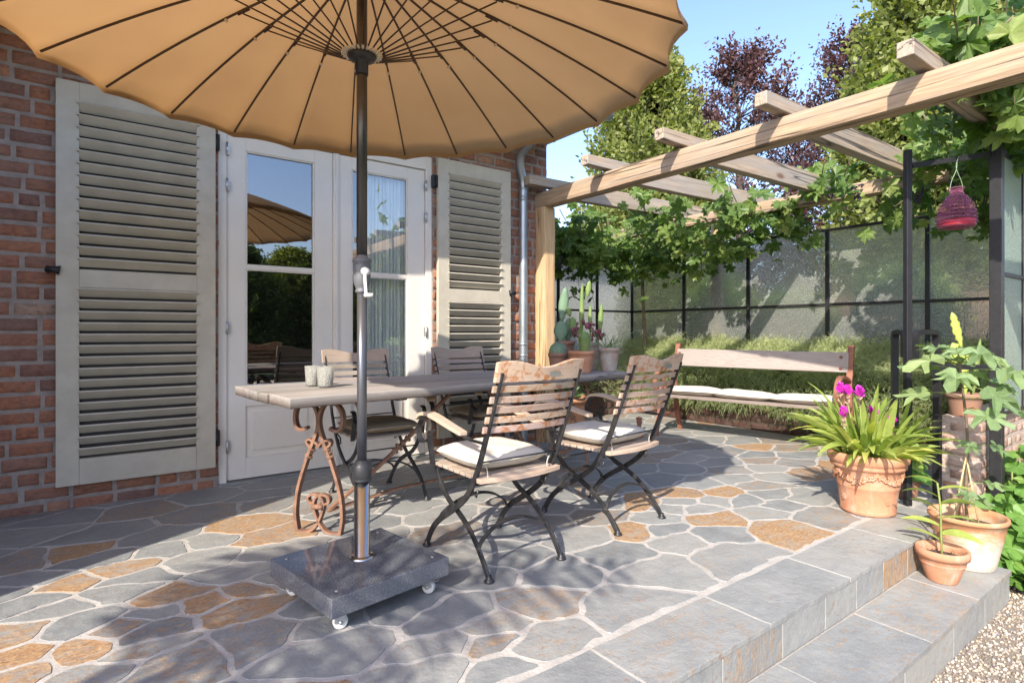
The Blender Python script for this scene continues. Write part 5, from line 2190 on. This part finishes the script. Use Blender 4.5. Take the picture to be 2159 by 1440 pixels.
spines((p1.x, p1.y, p1.z + .015), .068, .072, 260)
sp.build('spines', 'spine', t1)
t2, p2 = tabpot(1226, 740, 4.45, .102, 'terracotta', 'green barrel cactus in a wide terracotta pot in front of the other table pots', rim=.028)
m = MB()
bx = p2 + Vector(SIDE) * .025
seg, rg = 40, 16
vs = []
for i in range(rg + 1):
    f = i / rg
    rr0 = .048 * (math.sin(PI * min(1, .12 + f * .88) * 1.0) ** .45 if f > .6 else 1) * (.85 + .15 * f)
    if f > .6:
        rr0 = .048 * math.sqrt(max(0, 1 - ((f - .6) / .4) ** 2))
    for k in range(seg):
        a = 2 * PI * k / seg
        rr = rr0 * (1 + .06 * math.cos(a * 13 + f * 4))
        vs.append((bx.x + rr * math.cos(a), bx.y + rr * math.sin(a), p2.z - .02 + .175 * f))
m.add(vs, [(i * seg + k, i * seg + (k + 1) % seg, (i + 1) * seg + (k + 1) % seg, (i + 1) * seg + k) for i in range(rg) for k in range(seg)], True)
m.build('cactus_body', 'cactusgreen', t2)
sp = MB()
spines((bx.x, bx.y, p2.z - .02), .05, .15, 260, .011, True)
sp.build('spines', 'spine', t2)
t3, p3 = tabpot(1284, 733, 4.62, .090, 'greypot', 'pale bloomed pot with thin arching sprigs at the right end of the table', 'potted_herb', 'potted plant', r0=.68)
m = MB()
for i in range(46):
    a = rnd(0, 6.28)
    e = rnd(.5, 1.4)
    blade(m, p3 + Vector((gauss(.03), gauss(.03), -.02)), (math.cos(a) * math.cos(e), math.sin(a) * math.cos(e), math.sin(e)), rnd(.08, .24), rnd(.003, .009), rnd(.4, 2), (rnd(.1, .8), 0, 0), 6)
q0 = p3 + Vector(SIDE) * .05
for i in range(16):
    a = rnd(-1.6, .6)
    e = rnd(.6, 1.3)
    blade(m, q0 + Vector((gauss(.02), gauss(.02), -.02)), (math.cos(a) * math.cos(e), math.sin(a) * math.cos(e), math.sin(e)), rnd(.22, .34), .007, rnd(1.4, 2.4), (rnd(.5, 1), 0, 0), 8)
m.build('leaves', 'fig', t3)
t4, p4 = tabpot(1194, 719, 4.88, .075, 'terradark', 'blue-green prickly pear with tall flat pads at the back of the table')
m = MB()
pad(m, cam_pt(1183, 722, 4.86), (.0, .0, 1), .185, .125, .022, SIDE)
pad(m, cam_pt(1184, 682, 4.88), (.09, -.07, 1), .315, .085, .02, SIDE)
pad(m, cam_pt(1197, 722, 4.93), (.06, -.05, 1), .215, .085, .02, SIDE)
m.build('cactus_pads', 'cactusblue', t4)
t5, p5 = tabpot(1246, 722, 4.84, .075, 'greypot', 'cluster of upright green cactus columns with purple succulent beads', r0=.8)
m = MB()
for (u, v0, v1, wv, du) in ((1226, 722, 598, .042, 2), (1238, 628, 592, .05, 6), (1245, 705, 643, .036, 0), (1264, 712, 640, .044, 5), (1213, 712, 668, .07, -6), (1203, 668, 648, .045, -6), (1222, 715, 690, .06, 0)):
    a_, b_ = cam_pt(u, v0, 4.84), cam_pt(u + du, v1, 4.84)
    pad(m, a_, b_ - a_, (b_ - a_).length, wv, .014, SIDE, crinkle=.1)
m.build('cactus_columns', 'cactusgreen', t5)
m = MB()
for i in range(60):
    if i % 4 == 0:
        u, v = 1216 + gauss(4), 700 + gauss(7)
    elif i % 4 == 1:
        u, v = 1246 + gauss(7), 686 + gauss(4)
    else:
        u, v = 1262 + gauss(9), 704 + gauss(7)
    p = cam_pt(u, v, 4.72 + gauss(.03))
    m.ball(p, rnd(.009, .016), 8, 6, 1, 1, 1.3)
m.build('succulent_beads', 'succulent', t5)

# pale planter with an agave on the ground beyond the table
ag = thing('agave_planter', 'pinkish planter with blue-grey agave on the paving beyond the table', 'planter', (4.33, 4.72, 0))
pot(ag, (4.33, 4.72, 0), .15, .19, .38, 'limed', .06, .008, 32)
m = MB()
for i in range(40):
    a, e = i * 2.4, .2 + 1.1 * i / 40
    blade(m, (4.33, 4.72, .36), (math.cos(a) * math.cos(e), math.sin(a) * math.cos(e), math.sin(e)), .17, .03, .2, (rnd(.0, .5), 0, 0), 5, .5)
m.build('leaves', 'fig', ag)

# ------------------------------------------------------------ pink glass wasp trap
LX, LY = 4.44, 1.216
wt = thing('wasp_trap', 'pink ribbed glass wasp trap hanging on wire from the black frame', 'wasp trap', (LX, LY, 1.76))
m = MB()
prof = []
for i in range(67):
    z = i / 66
    if z < .83:
        rr = .106 * (1 - .56 * (max(0, z - .12) / .71) ** 2.5)
        if z < .12:
            rr = .106 - .010 * ((.12 - z) / .12) ** 2
    else:
        rr = .0455 - .012 * math.sin((z - .83) / .17 * PI)
    rr *= 1 + (.055 * math.sin(z * 2 * PI * 10.5) if .05 < z < .84 else 0)
    prof.append((rr, z * .25))
prof = [(.025, .022), (.06, .004), (.09, -.004)] + prof + [(.04, .255), (.034, .25)]
m.lathe(prof, (LX, LY, 1.765), 40)
m.build('glass_body', 'pink', wt)
m = MB()
m.lathe([(.03, .018), (.092, .004), (.099, .012), (.101, .045), (.0, .046)], (LX, LY, 1.765), 32)
m.build('red_liquid', simple('red_liquid', (.55, .03, .03), rough=.1, bstr=0), wt)
m = MB()
for s in (-1, 1):
    m.tube(smooth([(LX + s * .042 * .8, LY - s * .042 * .6, 2.0), (LX + s * .03, LY - s * .02, 2.06), (LX, LY, 2.13), (LX - s * .01, LY, 2.17), (LX, LY - .012, 2.215)], 2), .0016, 5)
m.build('hanging_wire', simple('green_wire', (.35, .5, .35), rough=.4, bstr=0), wt)


# ------------------------------------------------------------ trees
def branchy(name, label, loc, H, prof, nb, matn, lsize, nleaf, up=.8, group=None, seed=0, trunkr=.12, sub=5, shell=.5):
    """tapered trunk with limbs; leaves strung along fine twigs"""
    random.seed(seed)
    t = thing(name, label, 'tree', (0, 0, 0), 0, group)
    tr = MB()
    n = 12
    P = [Vector((gauss(.03) * i / 3, gauss(.03) * i / 3, H * .97 * i / n)) for i in range(n + 1)]
    tr.tube(P, [trunkr * (1 - .93 * i / n) + .008 for i in range(n + 1)], 8)
    lf_ = MB()
    for b in range(nb):
        f = random.random() ** .85
        z = H * (.10 + .88 * f)
        rad = prof(z / H) * rnd(.72, 1.10)
        a = rnd(0, 2 * PI)
        k = min(n - 1, int(z / (H * .97) * n))
        z0 = max(.3, z - rad * up * 1.1)
        k = min(n - 1, int(z0 / (H * .97) * n))
        p0 = P[k].lerp(P[k + 1], z0 / (H * .97) * n - k)
        tip = Vector((math.cos(a) * rad, math.sin(a) * rad, z))
        mid = p0.lerp(tip, .55) + Vector((0, 0, -.10 * rad))
        tr.tube([p0, mid, tip], [.02 * (1 - f) + .012, .010, .004], 5, cap=False)
        for s in range(sub):
            g = shell + (1 - shell) * s / (sub - 1) if sub > 1 else 1
            q = mid.lerp(tip, (g - .4) / .6) if g > .4 else p0.lerp(mid, g / .4)
            d = ((tip - p0).normalized() * .6 + Vector((gauss(.55), gauss(.55), up * .8 + gauss(.35)))).normalized()
            L = rnd(.25, .55) * (1 if H < 9 else 1.8)
            e = q + d * L
            for i in range(nleaf):
                w_ = q.lerp(e, i / nleaf) + Vector((gauss(.02), gauss(.02), gauss(.02))) * (1 if H < 9 else 2)
                o_ = Vector((gauss(1), gauss(1), gauss(1))).normalized()
                o_ = (o_ + d * .8).normalized()
                nn_ = o_.orthogonal().normalized()
                nn_ = Matrix.Rotation(rnd(0, 6.28), 3, o_) @ nn_
                s_ = lsize * rnd(.7, 1.3)
                a1, b1 = w_ + o_ * s_ * .5, nn_ * s_ * .30
                lf_.add([w_, a1 + b1, w_ + o_ * s_, a1 - b1], [(0, 1, 2, 3)], False, (min(1, max(0, .15 + .6 * i / nleaf + gauss(.18))), 0, 0))
    tr.build('trunk', 'bark', t)
    lf_.build('crown', matn, t)
    t.location = loc
    return t


def colprof(w0):
    def f(z):
        return w0 * (min(1, z / .16 + .35)) * (1 - max(0, z - .45) ** 1.9 / .55 ** 1.9 * .94)
    return f


def treeat(u, d):
    p = cam_pt(u, 700, d)
    return (p.x, p.y, -.34)


h1 = branchy('hornbeam_tree', 'dense columnar green hornbeam rising behind the pergola next to the parasol', treeat(1368, 11.0), 7.0, colprof(1.30), 1150, 'hornbeam', .092, 13, .95, 'columnar hornbeams', 3, .13)
dup(h1, treeat(1985, 9.8), 2.0, 'columnar green hornbeam behind the pergola at the right edge', 'columnar hornbeams').scale = (1.25, 1.25, 1.22)
branchy('copper_beech_tree', 'dark purple copper beech standing between the two green hornbeams', treeat(1560, 16.5), 9.5, lambda z: 3.1 * math.sin(PI * min(1, (z * .92 + .06))) ** .8 * (1.0 if z < .6 else 1 - (z - .6) * 1.1), 330, 'beech', .105, 17, .7, 'copper beeches', 9, .22)
branchy('copper_beech_tree', 'purple copper beech furthest back, partly hidden by the right hornbeam', treeat(1790, 17.5), 10.4, lambda z: 2.9 * math.sin(PI * min(1, (z * .92 + .06))) ** .8 * (1.0 if z < .6 else 1 - (z - .6) * 1.1), 330, 'beech', .105, 17, .7, 'copper beeches', 12, .22)
# garden behind the camera, seen in the door glass
for (x, y, s, lab) in ((3.2, -9.5, .62, 'hornbeam mirrored in the left door glass beneath the parasol reflection'), (5.6, -11.0, .60, 'hornbeam mirrored low in the left door glass'), (8.1, -8.8, .66, 'hornbeam mirrored in the door glass behind the pole'), (10.0, -5.2, .98, 'tall hornbeam mirrored at the right edge of the right door glass'), (1.0, -11, .62, 'hornbeam standing in the garden behind the viewer')):
    q = dup(h1, (x, y, -.34), x, lab, 'garden hornbeams behind the viewer')
    q.scale = (1.25, 1.25, s)

# low shrubs and fence beyond the glass screen
random.seed(8)
for i, (y, h, lab) in enumerate(((1.3, 1.5, 'shrub seen through the glass nearest the frame'), (2.6, 1.9, 'bushy shrub seen through the second glass bay'), (3.9, 1.7, 'shrub seen through the middle of the glass screen'), (5.0, 2.0, 'shrub seen through the glass near the corner'))):
    t = thing('garden_shrub', lab, 'shrub', (7.7, y, -.34), 0, 'shrubs beyond the glass screen')
    m = MB()
    for k in range(900):
        a, e = rnd(0, 6.28), math.asin(rnd(-1, 1))
        rr = rnd(.55, 1) ** .5
        q = Vector((7.7 + .55 * rr * math.cos(a) * math.cos(e), y + .62 * rr * math.sin(a) * math.cos(e), h - .75 + .75 * rr * math.sin(e)))
        lobed(m, q, (gauss(1), gauss(1), gauss(1)), (gauss(1), gauss(1), 1), rnd(.08, .14), ROUND, (random.random(), 0, 0), .2)
    m.build('leaves', 'vine', t)
    m = MB()
    for k in range(6):
        m.tube([(7.7, y, -.34), (7.7 + gauss(.25), y + gauss(.3), h - .5)], [.02, .008], 5)
    m.build('branches', 'bark', t)
gf = thing('board_fence', 'brown board fence glimpsed through the figured glass', 'fence', (9.0, 3, -.34))
m = MB()
for i in range(60):
    y = -1.5 + i * .15
    m.box(9.0, 9.02, y, y + .142, -.34, 1.62 + rnd(-.01, .01))
m.build('boards', 'fencewood', gf)
for y in (0, 2, 4, 6):
    m = MB()
    m.box(9.021, 9.10, y, y + .08, -.34, 1.60)
    m.build('fence_post', 'fencewood', gf)
sh = thing('white_outbuilding', 'white rendered outbuilding with grey tiled roof beyond the left glass bays', 'outbuilding', (6, 8, -.34))
m = MB()
m.box(4.1, 7.65, 6.95, 9.0, -.34, 2.15)
m.build('wall', 'render', sh)
m = MB()
m.add([(4.0, 6.8, 2.14), (7.75, 6.8, 2.14), (7.75, 8.0, 2.62), (4.0, 8.0, 2.62), (4.0, 9.2, 2.14), (7.75, 9.2, 2.14)], [(0, 1, 2, 3), (3, 2, 5, 4), (0, 3, 4), (1, 5, 2)])
m.build('roof', 'rooftile', sh)

# ------------------------------------------------------------ palm behind the viewer that dapples the terrace
random.seed(4)
pm_ = thing('palm_tree', 'feathery palm behind the viewer throwing striped shade on the paving', 'palm', (-3.45, .3, -.34))
m = MB()
m.tube([(-3.45, .3, -.34), (-3.4, .32, 1.2), (-3.35, .35, 2.45)], [.10, .085, .09], 10)
m.build('trunk', 'bark', pm_)
crown = Vector((-3.35, .35, 2.5))
for k in range(15):
    a = rnd(-.55, .85) if k < 12 else rnd(0, 6.28)
    e = rnd(.15, 1.0)
    d = Vector((math.cos(a) * math.cos(e), math.sin(a) * math.cos(e), math.sin(e)))
    m = MB()
    p = crown.copy()
    L = rnd(1.3, 2.0)
    n = 19
    P = []
    for i in range(n):
        P.append(p.copy())
        sd_ = d.cross(Vector((0, 0, 1))).normalized()
        if i > 3:
            f = i / n
            ln = .50 * math.sin(PI * min(1, f * .85 + .12))
            for s in (-1, 1):
                blade(m, p, sd_ * s + d * .55 + Vector((0, 0, -.1)), ln, .042, .5, (random.random(), 0, 0), 3, .1)
        p = p + d * L / n
        d = (d + Vector((0, 0, -1.15 / n))).normalized()
    fr_ = m.build('frond', 'palm', pm_)
    m = MB()
    m.tube(P, [.012 - .009 * i / n for i in range(n)], 5)
    m.build('midrib', 'stem', fr_)
